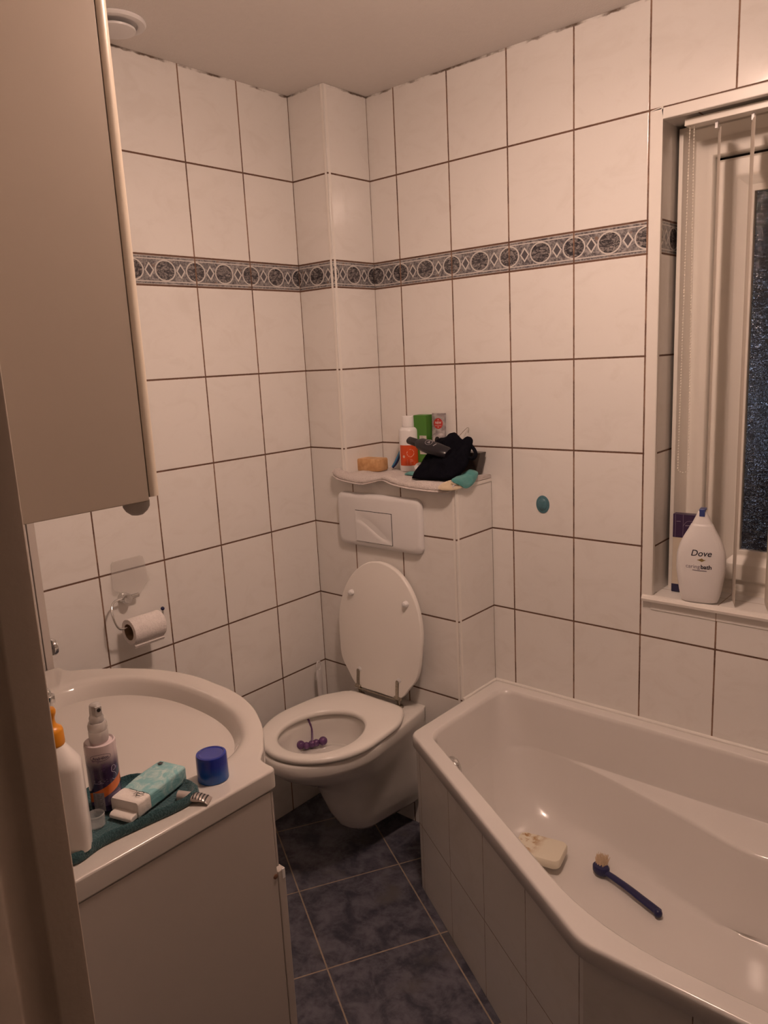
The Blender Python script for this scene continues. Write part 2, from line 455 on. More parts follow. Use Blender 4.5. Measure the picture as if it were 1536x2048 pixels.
# door frame ---------------------------------------------------------
dr = bpy.data.objects.new('door_1', None); COL.objects.link(dr); dr.location = (1.57, YD-.05, 0); struct(dr)
def jamb(xe, s, name):
    # profile in (x,y) of the frame lining, s=+1 left side jamb facing +x
    pr = [(0,0.0),(0,.012),(-.07,.012),(-.07,0),(-.02,0),(-.02,-.11),(-.07,-.11),(-.07,-.122),(0,-.122),(0,-.060)]
    pr += [(-.003,-.056),(-.013,-.048),(-.016,-.038),(-.013,-.030),(-.003,-.022)]
    poly = [(xe+s*px_, YD-.003+py_) for px_, py_ in pr]
    MB().loft([[(x,y,0) for x,y in poly], [(x,y,DZ) for x,y in poly]]).obj(name, M['frame'], dr, bevel=.0022)
jamb(1.141, 1, 'jamb'); jamb(2.0, -1, 'jamb')
MB().box(1.071, 2.07, YD-.125, YD-.113, DZ-.02, DZ+.05).box(1.071, 2.07, YD-.003, YD+.009, DZ-.02, DZ+.05).box(1.12, 2.02, YD-.113, YD-.003, DZ-.02, DZ-.0005).obj('head_jamb', M['frame'], dr, bevel=.002)

# ceiling lamp ---------------------------------------------------------
lx, ly = LAMP_POS
cl = thing('ceiling_lamp', (lx, ly, H), 'small round opal ceiling lamp in the middle of the bathroom ceiling', 'lamp')
MB().lathe([(.070,H-.0005),(.072,H-.004),(.070,H-.020),(.060,H-.024),(.001,H-.024)], (lx,ly,0), 40).obj('base', M['whiteplastic'], cl)
for nm, k_ in (('opal_diffuser', 1.0), ('frosted_ring', .40)):
    t = NT(nm); t.set(col=(.9,.88,.84), emit=LAMP_COL, estr=LAMP_STRENGTH*k_, rough=.3); M[nm] = t.m
MB().lathe([(.001,H-.117),(.070,H-.1165),(.078,H-.114),(.078,H-.109),(.001,H-.109)], (lx,ly,0), 40).obj('diffuser', M['opal_diffuser'], cl)
MB().lathe([(.080,H-.1085),(.080,H-.0245),(.001,H-.0245),(.001,H-.1085)], (lx,ly,0), 40).obj('side_glass', M['frosted_ring'], cl)

# ceiling vent -----------------------------------------------------------
ve = thing('ceiling_vent', (.118,-.838,H), 'round white extractor valve on the ceiling behind the mirror cabinet', 'vent')
vc = (.118,-.838,0)
MB().lathe([(.050,H-.0005),(.071,H-.0005),(.072,H-.005),(.069,H-.009),(.058,H-.011),(.053,H-.009),(.051,H-.004)], vc, 56).obj('ring', M['whiteplastic'], ve)
MB().lathe([(.010,H-.0006),(.010,H-.014),(.044,H-.0145),(.0475,H-.017),(.0465,H-.021),(.030,H-.0245),(.004,H-.025)], vc, 48).obj('valve_disc', M['whiteplastic'], ve)
MB().lathe([(.0505,H-.0004),(.0505,H-.003),(.0105,H-.003),(.0105,H-.0004)], vc, 40).obj('throat', M['dark'], ve)

# ================================================================== BATHTUB
bt = thing('bathtub', (1.3,-.4,0), 'white corner bathtub with an angled front side under the window', 'bathtub')
A0, V0, D0, C0, B0 = (.587,-.438), (1.31,-.863), (2.28,-.863), (2.28,-.003), (.587,-.003)
OUT = [A0, V0, D0, C0, B0]          # edges: angled, front, right, back, end
def ledge(x):
    pts = [(.6,0),(.90,0),(1.0,.018),(1.115,.047),(1.25,.082),(1.36,.120),(1.42,.130),(1.52,.120),(1.7,.118),(2.3,.115)]
    for (xa,ya),(xb,yb) in zip(pts, pts[1:]):
        if x <= xb:
            k = max(0, (x-xa)/(xb-xa)); return ya+(yb-ya)*k
    return .11
def tub_ring(offs, ts, z, led=0.0, slope=0.0):
    r = ring(offset_poly(OUT, offs), ts, 8, 26)
    out = []
    for x, y in r:
        if y > -.35 and led:
            k = min(1, max(0, (y+.35)/.2)); y -= ledge(x)*led*k
        out.append((x, y, z))
    return out
T0 = (.02,.03,.02,.008,.008)
lev = [((.012,.012,.01,.004,.006),T0,.447,0), ((0,0,0,0,0),T0,.452,0), ((0,0,0,0,0),T0,.480,0), ((.003,.003,.003,.002,.003),T0,.4855,0), ((.007,)*5,T0,.4875,0),
       ((.040,.040,.055,.038,.044),(.04,.16,.1,.05,.05),.4875,0), ((.045,.045,.06,.042,.049),(.04,.16,.1,.05,.05),.485,0), ((.050,.050,.066,.046,.055),(.05,.17,.1,.06,.06),.475,0),
       ((.0575,.0575,.085,.052,.068),(.07,.2,.12,.09,.08),.40,0), ((.063,.064,.105,.057,.083),(.08,.23,.14,.11,.10),.345,0), ((.0643,.0655,.110,.0582,.0865),(.085,.23,.14,.11,.10),.333,.0),
       ((.0646,.0659,.111,.0585,.0873),(.085,.23,.14,.11,.10),.3305,.03), ((.065,.0663,.112,.0590,.0882),(.085,.23,.14,.11,.10),.3285,.50), ((.0653,.0667,.113,.0595,.089),(.085,.23,.14,.11,.10),.3265,.93), ((.0662,.0678,.115,.0605,.0905),(.09,.23,.14,.11,.10),.3225,1.0), ((.0675,.069,.119,.062,.093),(.09,.23,.14,.11,.11),.315,1.01), ((.0705,.0725,.128,.066,.099),(.095,.24,.14,.11,.11),.298,1.01),
       ((.088,.092,.18,.088,.135),(.12,.26,.16,.13,.14),.22,1.0), ((.106,.112,.24,.112,.178),(.14,.28,.17,.14,.16),.172,.97),
       ((.130,.135,.29,.140,.215),(.15,.28,.18,.15,.17),.152,.85), ((.165,.165,.33,.165,.25),(.15,.28,.18,.15,.17),.1435,.7),
       ((.22,.22,.4,.22,.31),(.12,.25,.15,.12,.13),.1405,.4), ((.30,.30,.5,.28,.42),(.06,.15,.1,.08,.08),.139,.1)]
MB().loft([tub_ring(o, ts, z, l) for o, ts, z, l in lev], False, True).obj('tub', M['acrylic'], bt, angle=80, wn=True)
struct(MB().tube([(.590,-.0035,.4885),(2.28,-.0035,.4885)], .0058, 10).tube([(.5885,-.0035,.4885),(.5885,-.186,.4885)], .0050, 10).obj('trim_4', M['trim']))
# overflow rosette on the angled inner side
nrm = Vector((.5055,.8628,0)); oc = Vector((.752,-.492,.452))
MB().lathe([(.010,-.012),(.012,.004),(.031,.006),(.034,.012),(.033,.022),(.027,.028),(.012,.031),(.001,.031)], oc, 36, nrm).obj('overflow', M['chrome'], bt)
MB().lathe([(.001,.138),(.035,.1385),(.036,.142),(.030,.144),(.012,.1435),(.001,.1435)], (1.78,-.45,.0), 32).obj('drain', M['chrome'], bt)
# tiled side panels
bp = MB()
IN = .010
pp = offset_poly(OUT, (IN,IN,0,0,.002))
poly = [pp[0], pp[1], (2.28,pp[1][1])]
nx = Vector((-.5055,-.8628))
mb = MB()
a, v, d = [Vector(p) for p in poly]
th = .03
a2, v2, d2 = [Vector(p) for p in [(pp[0][0], pp[0][1]+th), (v.x+.005, v.y+th), (d.x, d.y+th)]]
e = (.5890, -.2)
ring_o = [(.5895,-.19),(.5895,a.y+.012),(.5935,a.y+.002),(a.x+.010,a.y-.006+.002),(v.x,v.y),(d.x,d.y)]
ring_i = [(d.x,d.y+th),(v.x+.006,v.y+th),(.62,a.y+.01),(.615,-.19)]
full = ring_o+ring_i
pn = MB().loft([[(x,y,.001) for x,y in full], [(x,y,.4475) for x,y in full]]).obj('bath_panel', M['paneltile'], smooth=False)
tag(pn, 'white tiled panel closing the angled front of the bathtub down to the floor', 'panel')
def uvp(co, n):
    if n.y < -.97: return (co.x-1.306, co.z-.225)
    if n.x < -.95: return (co.y+.05, co.z-.225)
    s = (Vector(co[:2])-Vector((.59,-.432))).dot(Vector((.8628,-.5055))); return (s-.2275, co.z-.225)
uvset(pn, uvp)

# cream block and brush on the tub floor
def framed(origin, xdir, up=(0,0,1)):
    x = Vector(xdir).normalized(); z = Vector(up).normalized(); y = z.cross(x).normalized(); x = y.cross(z)
    m = Matrix.Identity(4)
    for i in range(3): m[i][0], m[i][1], m[i][2], m[i][3] = x[i], y[i], z[i], origin[i]
    return m
t = NT('cream_plastic'); po = t.pos()[0]
st = t.smooth(t.noise(po, 42, 4, .6), .44, .60)
t.set(col=t.mix(t.mul(st, t.sub(1.0, t.smooth(t.pos()[1], .872, .918))), (.80,.74,.60), (.42,.22,.06)), rough=.4); M['cream'] = t.m
m = framed((.905,-.292,.1600), (1,.22,0), (.0,.02,1))
blk = MB()
o8 = rrect(.135, .10, .018, 5)
blk.loft([[m @ Vector((x*.96,y*.95,0)) for x,y in o8], [m @ Vector((x,y,.004)) for x,y in o8], [m @ Vector((x,y,.019)) for x,y in o8], [m @ Vector((x*.965,y*.95,.0235)) for x,y in o8], [m @ Vector((x*.9,y*.86,.0245)) for x,y in o8]])
tag(blk.obj('soap_block', M['cream']), 'cream coloured flat block with brown stains lying in the bathtub', 'block')
br = thing('scrub_brush', (1.15,-.27,.1415), 'dark blue scrub brush lying on the bathtub floor', 'brush')
hp = spline([(1.075,-.252,.158),(1.105,-.258,.156),(1.15,-.272,.155),(1.19,-.287,.154),(1.228,-.300,.152),(1.243,-.305,.150)], 5)
hb = MB(); n = 12; rings = []
for i, p in enumerate(hp):
    k = i/(len(hp)-1); d = (hp[min(i+1,len(hp)-1)]-hp[max(i-1,0)]).normalized(); sde = Vector((0,0,1)).cross(d).normalized(); up = d.cross(sde)
    wd = .0085+.0042*k if k < .93 else .0124-.06*(k-.93); h = .0066
    rings.append([p+sde*wd*math.cos(2*PI*j/n)+up*h*math.sin(2*PI*j/n) for j in range(n)])
hb.loft(rings); hb.sphere((1.241,-.310,.152), .0105, 12, 8)
M['navy'] = plain('navy_plastic', (.012,.013,.075), .35, .1, 60)
hb.obj('handle', M['navy'], br)
hd = MB(); dd = Vector((.95,-.3,0)).normalized(); q = framed((1.063,-.246,.160), dd)
o8 = ellipse(.024,.019,24)
hd.loft([[q @ Vector((x*.9,y*.9,-.012)) for x,y in o8],[q @ Vector((x,y,-.008)) for x,y in o8],[q @ Vector((x,y,.004)) for x,y in o8],[q @ Vector((x*.85,y*.85,.008)) for x,y in o8]])
hd.obj('head', M['navy'], br)
bs = MB(); random.seed(3)
for i in range(260):
    r_, t_ = .019*math.sqrt(random.random()), random.random()*2*PI
    b0 = q @ Vector((-.003+r_*.9*math.cos(t_), r_*math.sin(t_)*.75+.004, .004))
    tip = b0+Vector((-.006+random.uniform(-.006,.006), .021+random.uniform(-.006,.004), .009+random.uniform(-.007,.007)))
    bs.tube([b0, tip], [.0009,.0007], 5)
M['bristle'] = plain('bristle', (.62,.46,.31), .7, .2, 200)
bs.obj('bristles', M['bristle'], br)

# ================================================================== TOILET
XT = .310
def polar(poly, c, angs):
    out = []; P = [Vector(p) for p in poly]; c = Vector(c); n = len(P)
    for a in angs:
        d = Vector((math.cos(a), math.sin(a))); best = None
        for i in range(n):
            p, q = P[i]-c, P[(i+1) % n]-c; e = q-p
            den = d.x*e.y-d.y*e.x
            if abs(den) < 1e-12: continue
            t = (p.x*e.y-p.y*e.x)/den; s = (p.x*d.y-p.y*d.x)/den
            if t > 0 and -1e-9 <= s <= 1+1e-9 and (best is None or t > best): best = t
        out.append((c.x+d.x*best, c.y+d.y*best))
    return out
NA = 96; ANG = [2*PI*k/NA for k in range(NA)]
def body_outline(wb_, wm, ym, yf, x=XT):
    """back width at the wall, widest half width at ym, front at yf"""
    pts = [(x+wb_, YC-.0005)]
    pts += [(p.x, p.y) for p in spline([(x+wb_, YC-.03, 0), (x+(wb_*.55+wm*.45), (YC-.03+ym)/2+.02, 0), (x+wm, ym, 0)], 8)][0:-1]
    for k in range(0, 25):
        a = -PI*k/24; pts.append((x+wm*math.cos(a), ym+(ym-yf)*math.sin(a)))
    m = [(2*x-px_, py_) for px_, py_ in pts if px_ > x+1e-6]
    m = [(2*x-px_, py_) for px_, py_ in reversed(pts[:9])]
    return pts+m
to = thing('toilet', (XT, YC, 0), 'white wall-hung toilet with its lid up on the tiled cistern box', 'toilet')
ctr = (XT, -.42)
def pring(wb_, wm, ym, yf, z): return [(x,y,z) for x,y in polar(body_outline(wb_, wm, ym, yf), ctr if yf < -.55 else (XT, (YC+yf)/2), ANG)]
oc_ = (XT+.006, -.522)
def el(a_, b_, z, dy=0): return [(oc_[0]+a_*math.cos(t_), oc_[1]+dy+b_*math.sin(t_), z) for t_ in ANG]
rings = [pring(.05,.035,-.36,-.405,.070), pring(.08,.060,-.36,-.430,.078), pring(.10,.080,-.37,-.458,.102), pring(.115,.092,-.38,-.482,.145), pring(.122,.101,-.39,-.505,.20), pring(.126,.111,-.40,-.528,.255),
         pring(.130,.122,-.42,-.565,.292), pring(.134,.140,-.44,-.628,.328), pring(.137,.158,-.455,-.674,.358), pring(.139,.169,-.465,-.695,.380), pring(.141,.177,-.47,-.706,.391), pring(.142,.180,-.47,-.710,.400), pring(.142,.180,-.47,-.710,.422), pring(.140,.178,-.47,-.707,.428), pring(.136,.173,-.47,-.701,.4305),
         el(.128,.146,.4305), el(.124,.142,.426), el(.122,.140,.405), el(.119,.137,.38), el(.114,.131,.362), el(.108,.125,.352), el(.106,.122,.342), el(.101,.116,.342), el(.097,.112,.346), el(.07,.085,.345), el(.02,.03,.344)]
MB().loft(rings).obj('bowl', M['ceramic'], to, angle=70)
# seat
def egg(x, yb_, ym, yf, wb_, wm):
    pts = []
    hs = [(wb_*.0, yb_), (wb_*.75, yb_+.0), (wb_, yb_-.012), (wb_+.022, yb_-.040), (wm*.93, (yb_*.55+ym*.45)), (wm, ym)]
    right = [(x+p.x, p.y) for p in spline([(h0, h1, 0) for h0, h1 in hs], 6)]
    low = [(x+wm*math.cos(-PI*k/24), ym+(ym-yf)*math.sin(-PI*k/24)) for k in range(1, 12)]
    r = right+low+[(x, yf)]
    l = [(2*x-px_, py_) for px_, py_ in reversed(r[1:-1])]
    return r+l
so = egg(XT, -.266, -.50, -.704, .118, .184)
def sring(s, z, c=(XT,-.49)): return [(c[0]+(x-c[0])*s, c[1]+(y-c[1])*s, z) for x,y in polar(so, c, ANG)]
sc_ = (XT+.010,-.524)
def sin_(a_, b_, z): return [(sc_[0]+a_*math.cos(t_)*(1-.05*math.sin(t_)), sc_[1]+b_*math.sin(t_), z) for t_ in ANG]
rr = [sring(.965,.4335), sring(.992,.436), sring(1.0,.442), sring(.994,.4475), sring(.975,.4515), sring(.94,.453), sin_(.126,.146,.4525), sin_(.120,.139,.4495), sin_(.1175,.1365,.444), sin_(.119,.138,.436), sin_(.124,.144,.4335)]
mb = MB(); mb.loft(rr, False, False)
k = len(rr); mb.add([], [])
n = NA; mb.f += [((k-1)*n+j, (k-1)*n+(j+1) % n, (j+1) % n, j) for j in range(n)]
mb.obj('seat', M['seatplastic'], to, angle=70)
# lid, standing up and leaning on the wall
lo = egg(0, 0, -.205, -.428, .105, .174)
th0 = math.radians(5.0)
def lid(px_, py_, d):       # px: sideways, -py: height along the lid, d: thickness to the room
    s = -py_
    return Vector((.300+px_, -.252+s*math.sin(th0)-d*math.cos(th0), .461+s*math.cos(th0)+ -d*math.sin(th0)*0))
lp_ = polar(lo, (0,-.21), ANG)
def lring(s, d): return [lid(x*s, -.21+(y+.21)*s, d) for x,y in lp_]
ldo = MB().loft([lring(.96,-.017), lring(.99,-.015), lring(1.0,-.008), lring(1.0,-.003), lring(.992,.001), lring(.975,.002)]).obj('lid', M['seatplastic'], to, angle=50)
for sx in (-1, 1):
    c = lid(sx*.114, -.312, .0)
    MB().lathe([(.0105,0),(.0105,.003),(.008,.012),(.004,.0145),(.0005,.015)], c+Vector((0,-.0015,0)), 20, (0,-1,0)).obj('bumper', M['whiteplastic'], ldo)
    hb = MB()
    hx = sx*.083
    c0, c1 = lid(hx, -.006, .005), lid(hx, -.058, .005)
    d = (c1-c0).normalized(); poly = [(-.0055,0),(.0055,0),(.0055,.05),(.004,.0545),(0,.056),(-.004,.0545),(-.0055,.05)]
    hb.prism(poly, lambda a_, b_, dd_: c0+Vector((a_,0,0))+d*b_+Vector((0,-dd_,0)), -.004, .001)
    hb.tube([c0+Vector((-.012,.004,-.004)), c0+Vector((.012,.004,-.004))], .0065, 14)
    hb.lathe([(.015,0),(.015,.004),(.012,.007),(.006,.008)], (c0.x, -.247, .4312), 24)
    hb.tube([(c0.x,-.247,.436), (c0.x,-.250,.456)], .005, 10)
    hb.obj('hinge', M['steel'], ldo, bevel=.0006)
    cc = lid(hx+.006, -.062, .0)
    MB().lathe([(.008,0),(.008,.002),(.004,.003)], cc+Vector((0,-.0018,0)), 18, (0,-1,0)).obj('screw_cover', M['whiteplastic'], ldo)
MB().tube([(XT-.09,-.256,.4575), (XT+.07,-.256,.4575)], .0026, 10).obj('hinge_rod', M['steel'], to)

# flush plate
fp = thing('flush_plate', (.295, YC, 1.01), 'white plastic flush plate on the tiled cistern box above the toilet', 'flush plate')
o8 = rrect(.345, .172, .024, 7)
def fpm(s, dx, y, o=o8): return [(.295+x*(1-dx/.1725), y, 1.012+z*(1-dx/.086)) for x,z in o]
MB().loft([fpm(1,.002,YC-.0003), fpm(1,0,YC-.004), fpm(1,.001,YC-.012), fpm(1,.006,YC-.0175), fpm(1,.016,YC-.0195)]).obj('plate', M['whiteplastic'], fp)
bw, bh = .148, .098; bx, bz = .281, .994
N_ = 48; gv = []
for j in range(N_+1):
    for i in range(N_+1):
        u_, v_ = i/N_*2-1, j/N_*2-1
        # diagonal swoosh pressed into the button
        yc_ = -.15-.55*u_-.15*math.sin(u_*2.6); dd_ = v_-yc_
        dent = -.0045*math.exp(-(max(dd_,0)/.55)**2)*(1 if dd_ > 0 else math.exp(-(dd_/.16)**2))*(1-u_*u_)**.6
        gv.append((bx+u_*bw/2, YC-.0225-dent, bz+v_*bh/2))
mb = MB(); W_ = N_+1
mb.add(gv, [(j*W_+i, j*W_+i+1, (j+1)*W_+i+1, (j+1)*W_+i) for j in range(N_) for i in range(N_)])
edge = [i for i in range(W_)]+[j*W_+N_ for j in range(1,W_)]+[N_*W_+i for i in range(N_-1,-1,-1)]+[j*W_ for j in range(N_-1,0,-1)]
bk = [(gv[i][0], YC-.018, gv[i][2]) for i in edge]
k0 = len(mb.v); mb.v += bk; mb.f += [(edge[i], edge[(i+1) % len(edge)], k0+(i+1) % len(edge), k0+i) for i in range(len(edge))]
mb.obj('flush_button', M['whiteplastic'], fp, angle=40)
gm = MB()
for x0, x1, z0, z1 in ((bx-bw/2-.0018,bx+bw/2+.0018,bz+bh/2,bz+bh/2+.0018),(bx-bw/2-.0018,bx+bw/2+.0018,bz-bh/2-.0018,bz-bh/2),(bx-bw/2-.0018,bx-bw/2,bz-bh/2,bz+bh/2),(bx+bw/2,bx+bw/2+.0018,bz-bh/2,bz+bh/2)):
    gm.box(x0,x1,YC-.0200,YC-.0190,z0,z1)
gm.obj('button_gap', M['dark'], fp, smooth=False)

# toilet block hanging in the bowl
tb = thing('toilet_block', (.215,-.47,.40), 'purple toilet freshener of linked balls hanging inside the bowl', 'freshener')
t = NT('purple_gel'); po = t.pos()[0]
t.set(col=t.mix(t.noise(po, 60, 3), (.10,.035,.15), (.22,.09,.24)), rough=.2, trans=.25); M['purple'] = t.m
pts = [(.206,-.512,.362),(.218,-.500,.358),(.227,-.486,.360),(.237,-.476,.363),(.251,-.460,.367)]
for i, p in enumerate(pts): MB().sphere(p, .0135 if i in (0,4) else .0115, 18, 12).obj('ball', M['purple'], tb)
MB().tube(pts, .005, 8).obj('bar', M['purple'], tb)
MB().tube(spline([(.186,-.474,.4322),(.198,-.471,.4318),(.2035,-.468,.420),(.207,-.463,.392),(.224,-.480,.366)], 6), .0030, 10).obj('hanger', M['purple'], tb)

# toilet brush in the corner
tbr = thing('toilet_brush', (.05,-.262,0), 'white toilet brush standing in the corner behind the toilet', 'brush')
M['greyplastic'] = plain('translucent_white_plastic', (.74,.72,.71), .35, .06, 40)
MB().lathe([(.030,.001),(.036,.004),(.036,.07),(.034,.09),(.030,.09),(.032,.07),(.030,.012)], (.045,-.240,0), 32).obj('holder', M['whiteplastic'], tbr)
rings = []
for z, a_, b_ in ((.02,.006,.006),(.30,.007,.006),(.36,.0095,.006),(.45,.0125,.006),(.472,.0125,.006),(.480,.009,.005)):
    rings.append([(.040+b_*math.cos(2*PI*k/20), -.260+a_*math.sin(2*PI*k/20), z) for k in range(20)])
hm = MB().loft(rings)
hm.tube([(.040,-.260+.0095*math.sin(t_), .494+.016*-math.cos(t_)) for t_ in [2*PI*k/24+.0 for k in range(25)]], .0026, 8)
hm.obj('handle', M['greyplastic'], tbr)

# toilet paper holder and roll
th_ = thing('toilet_paper_holder', (0,-.92,.93), 'chrome wire toilet paper holder with a clear cover flap on the wall', 'holder')
t = NT('clear_plastic'); po = t.pos()[0]
t.set(col=t.mix(t.noise(po, 40, 2), (.80,.77,.74), (.88,.86,.83)), rough=.18, trans=.55, alpha=.34); M['clear'] = t.m
fo = [(-.949,1.010),(-.944,1.017),(-.862,1.017),(-.854,1.012),(-.850,.985),(-.845,.955),(-.846,.944),(-.862,.935),(-.868,.925),(-.882,.915),(-.920,.915),(-.932,.922),(-.938,.934),(-.951,.938),(-.955,.945),(-.953,.975)]
MB().loft([[(.0025+max(0,1.0-z)*.12,y,z) for y,z in fo], [(.0050+max(0,1.0-z)*.12,y,z) for y,z in fo]]).obj('cover_flap', M['clear'], th_, bevel=.0006)
MB().lathe([(.013,.0003),(.0145,.002),(.0145,.026),(.012,.030),(.004,.031)], (0,-.925,.914), 28, (1,0,0)).lathe([(.006,-.004),(.006,.034),(.003,.036)], (.018,-.922,.914), 16, (0,1,0)).obj('mount', M['chrome'], th_)
wp = spline([(.018,-.898,.915),(.020,-.925,.915),(.024,-.955,.917),(.030,-.972,.912),(.040,-.982,.895),(.052,-.984,.872),(.058,-.978,.853),(.060,-.965,.848),(.060,-.93,.848),(.060,-.87,.849),(.060,-.848,.852),(.056,-.842,.866)], 8)
MB().tube(wp, .0028, 12).obj('wire', M['chrome'], th_)
MB().sphere((.056,-.842,.868), .0055, 12, 8).obj('end_cap', M['navy'], th_)
tp = thing('toilet_paper_roll', (.060,-.905,.836), 'nearly used white toilet paper roll hanging on the chrome holder', 'toilet paper')
t = NT('toilet_paper'); po = t.pos()[0]
v3 = t.noise(po, 120, 3, .6, 1.5); t.set(col=t.mix(t.smooth(v3, .35, .6), (.76,.70,.68), (.84,.78,.755)), rough=.9, spec=.1); t.bump(t.add(v3, t.mul(t.noise(po, 320, 2), .4)), .0020, .8); M['paper'] = t.m
M['card'] = plain('cardboard', (.30,.20,.13), .9, .1, 60)
rc = Vector((.060,-.905,.834)); L2 = .047; rings = []
def rr_(r, y): return [(rc.x+r*math.cos(2*PI*k/48), rc.y+y, rc.z+r*math.sin(2*PI*k/48)) for k in range(48)]
rings = [rr_(.0225,-L2), rr_(.0345,-L2), rr_(.0355,-L2+.002), rr_(.0355,L2-.002), rr_(.0345,L2), rr_(.0225,L2)]
mb = MB().loft(rings, False, False)
# loose end
lp2 = [(rc.x+.0358*math.cos(a_), rc.z+.0358*math.sin(a_)) for a_ in [math.radians(20-10*k) for k in range(9)]]+[(rc.x+.022,rc.z-.036),(rc.x+.018,rc.z-.043)]
mb.loft([[(x,rc.y-L2+.002,z) for x,z in lp2],[(x,rc.y+L2-.002,z) for x,z in lp2]], False, False, closed=False)
mb.obj('paper', M['paper'], tp, angle=50)
MB().loft([rr_(.0222,-L2+.0005), rr_(.0222,L2-.0005), rr_(.0212,L2-.0005), rr_(.0212,-L2+.0005), rr_(.0222,-L2+.0005)], False, False).obj('core', M['card'], tp)

# suction disc on the back wall
M['bluegel'] = plain('blue_rubber', (.09,.22,.27), .4, .45, 160)
MB().lathe([(.0235,.0004),(.023,.0018),(.016,.003),(.014,.0055),(.005,.0075),(.0005,.0075)], (.760,0,1.0735), 36, (0,-1,0), sx=.92, sy=1.12).obj('suction_cup', M['bluegel'])
tag(bpy.data.objects['suction_cup'], 'small oval blue suction cup stuck on the white tiles above the bathtub', 'suction cup')

# ================================================================== WASHBASIN SIDE
BZ = .850
van = thing('vanity_cabinet', (.56,-1.43,0), 'white laminate vanity cabinet under the washbasin, plain side panel towards the door', 'cabinet')
MB().box(.910,.928,YD+.001,-1.214,.001,.8135).obj('side_panel', M['laminate'], van, bevel=.0012)
MB().box(.20,.218,YD+.001,-1.214,.001,.8135).obj('side_panel', M['laminate'], van, bevel=.0012)
MB().box(.2185,.9095,YD+.002,-1.225,.06,.078).obj('bottom_shelf', M['laminate'], van)
MB().box(.2185,.9095,-1.26,-1.244,.001,.058).obj('plinth', M['laminate'], van)
for x0, x1 in ((.205,.5625),(.5655,.929)):
    MB().box(x0,x1,-1.2135,-1.197,.06,.663).obj('cabinet_door', M['laminate'], van, bevel=.002)
MB().box(.205,.9275,-1.2135,-1.2085,.672,.811).obj('apron', M['laminate'], van, bevel=.001)
MB().box(.9283,.9298,-1.2045,-1.1985,.645,.663).obj('hinge_stop', M['whiteplastic'], van)
M['brown'] = plain('brown_plastic', (.20,.10,.06), .5, .2, 80)
MB().lathe([(.0045,0),(.0045,.0012),(.003,.002)], (.928,-1.2185,.657), 16, (1,0,0)).obj('screw_cap', M['brown'], van)
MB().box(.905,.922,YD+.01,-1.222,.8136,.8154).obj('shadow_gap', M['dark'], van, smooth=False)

# basin
wbn = thing('washbasin', (.56,-1.4,BZ), 'white ceramic washbasin with a bulging front on the vanity cabinet', 'washbasin')
fr = [(.930,-1.212),(.928,-1.203),(.920,-1.198),(.900,-1.197),(.884,-1.193),(.872,-1.181),(.860,-1.167),(.838,-1.148),(.806,-1.122),(.770,-1.0985),(.720,-1.072),(.660,-1.052),(.600,-1.0425),(.550,-1.042)]
frs = [(p.x,p.y) for p in spline([(x,y,0) for x,y in fr], 5)]
fl_ = [(2*.550-x, y) for x, y in reversed(frs[:-1])]
left = [(x,y) for x,y in fl_ if x > .169]
sidep = [(.930,-1.25),(.930,-1.35),(.930,-1.45),(.930,-1.55),(.930,YD+.002)]
backp = [(.930-.0762*k, YD+.002) for k in range(1,10)]+[(.168,YD+.002)]
outl = list(reversed(sidep))+frs+left+[(.168,-1.25),(.168,-1.35),(.168,-1.45),(.168,-1.55)]+list(reversed(backp))
bc = Vector((.565,-1.270))
def bell(k, dz, s=0.0):
    out = []
    for x, y in outl:
        d = Vector((x,y))-bc; a_ = math.atan2(d.y, d.x)
        A_, B_ = .272*k, (.183 if d.y > 0 else .178)*k
        # egg: slightly squarer front
        r = 1/(abs(math.cos(a_)/A_)**2.25+abs(math.sin(a_)/B_)**2.25)**(1/2.25)
        out.append((bc.x+r*math.cos(a_), bc.y+r*math.sin(a_)+s, dz))
    return out
def osc(d, z):
    out = []
    n = len(outl)
    for i in range(n):
        p, q = Vector(outl[i-1]), Vector(outl[(i+1) % n]); t_ = (q-p).normalized(); nn = Vector((t_.y,-t_.x))
        if nn.dot(Vector(outl[i])-bc) < 0: nn = -nn
        out.append((outl[i][0]-nn.x*d, min(outl[i][1]-nn.y*d, 5), z))
    return out
rings = [osc(.004,.8155), osc(.0006,.8165), osc(0,.819), osc(0,.8462), osc(.0008,.8488), osc(.0030,.8500), osc(.0065,.8503),
         bell(1.075,.8502), bell(1.045,.8498), bell(1.02,.8486), bell(.995,.846), bell(.97,.8395), bell(.935,.825), bell(.885,.800), bell(.81,.768), bell(.70,.738), bell(.54,.717), bell(.35,.706), bell(.10,.701), bell(.05,.701)]
MB().loft(rings).obj('basin', M['basin'], wbn, angle=75, wn=True)
MB().lathe([(.001,.7005),(.024,.7025),(.025,.7055),(.020,.707),(.001,.7065)], (.565,-1.272,0), 32).obj('drain', M['chrome'], wbn)
# tap
tap = thing('tap', (.56,-1.50,BZ), 'chrome mixer tap at the back of the washbasin, mostly behind the door frame', 'tap')
tb_ = MB().lathe([(.027,.8505),(.027,.858),(.022,.862),(.021,.925),(.018,.935),(.004,.938)], (.560,-1.510,0), 28)
tb_.obj('body', M['chrome'], tap)
sp = MB().tube(spline([(.560,-1.500,.925),(.562,-1.475,.945),(.567,-1.44,.962),(.572,-1.412,.966)], 6), [.0115]*19, 16)
sp.sphere((.572,-1.408,.966), .0125, 18, 12); sp.lathe([(.0105,0),(.0115,.004),(.0115,.016),(.009,.018)], (.572,-1.402,.946), 20)
sp.obj('spout', M['chrome'], tap)
MB().tube([(.560,-1.510,.936),(.556,-1.53,.955),(.552,-1.56,.975)], [.010,.008,.006], 12).obj('lever', M['chrome'], tap)

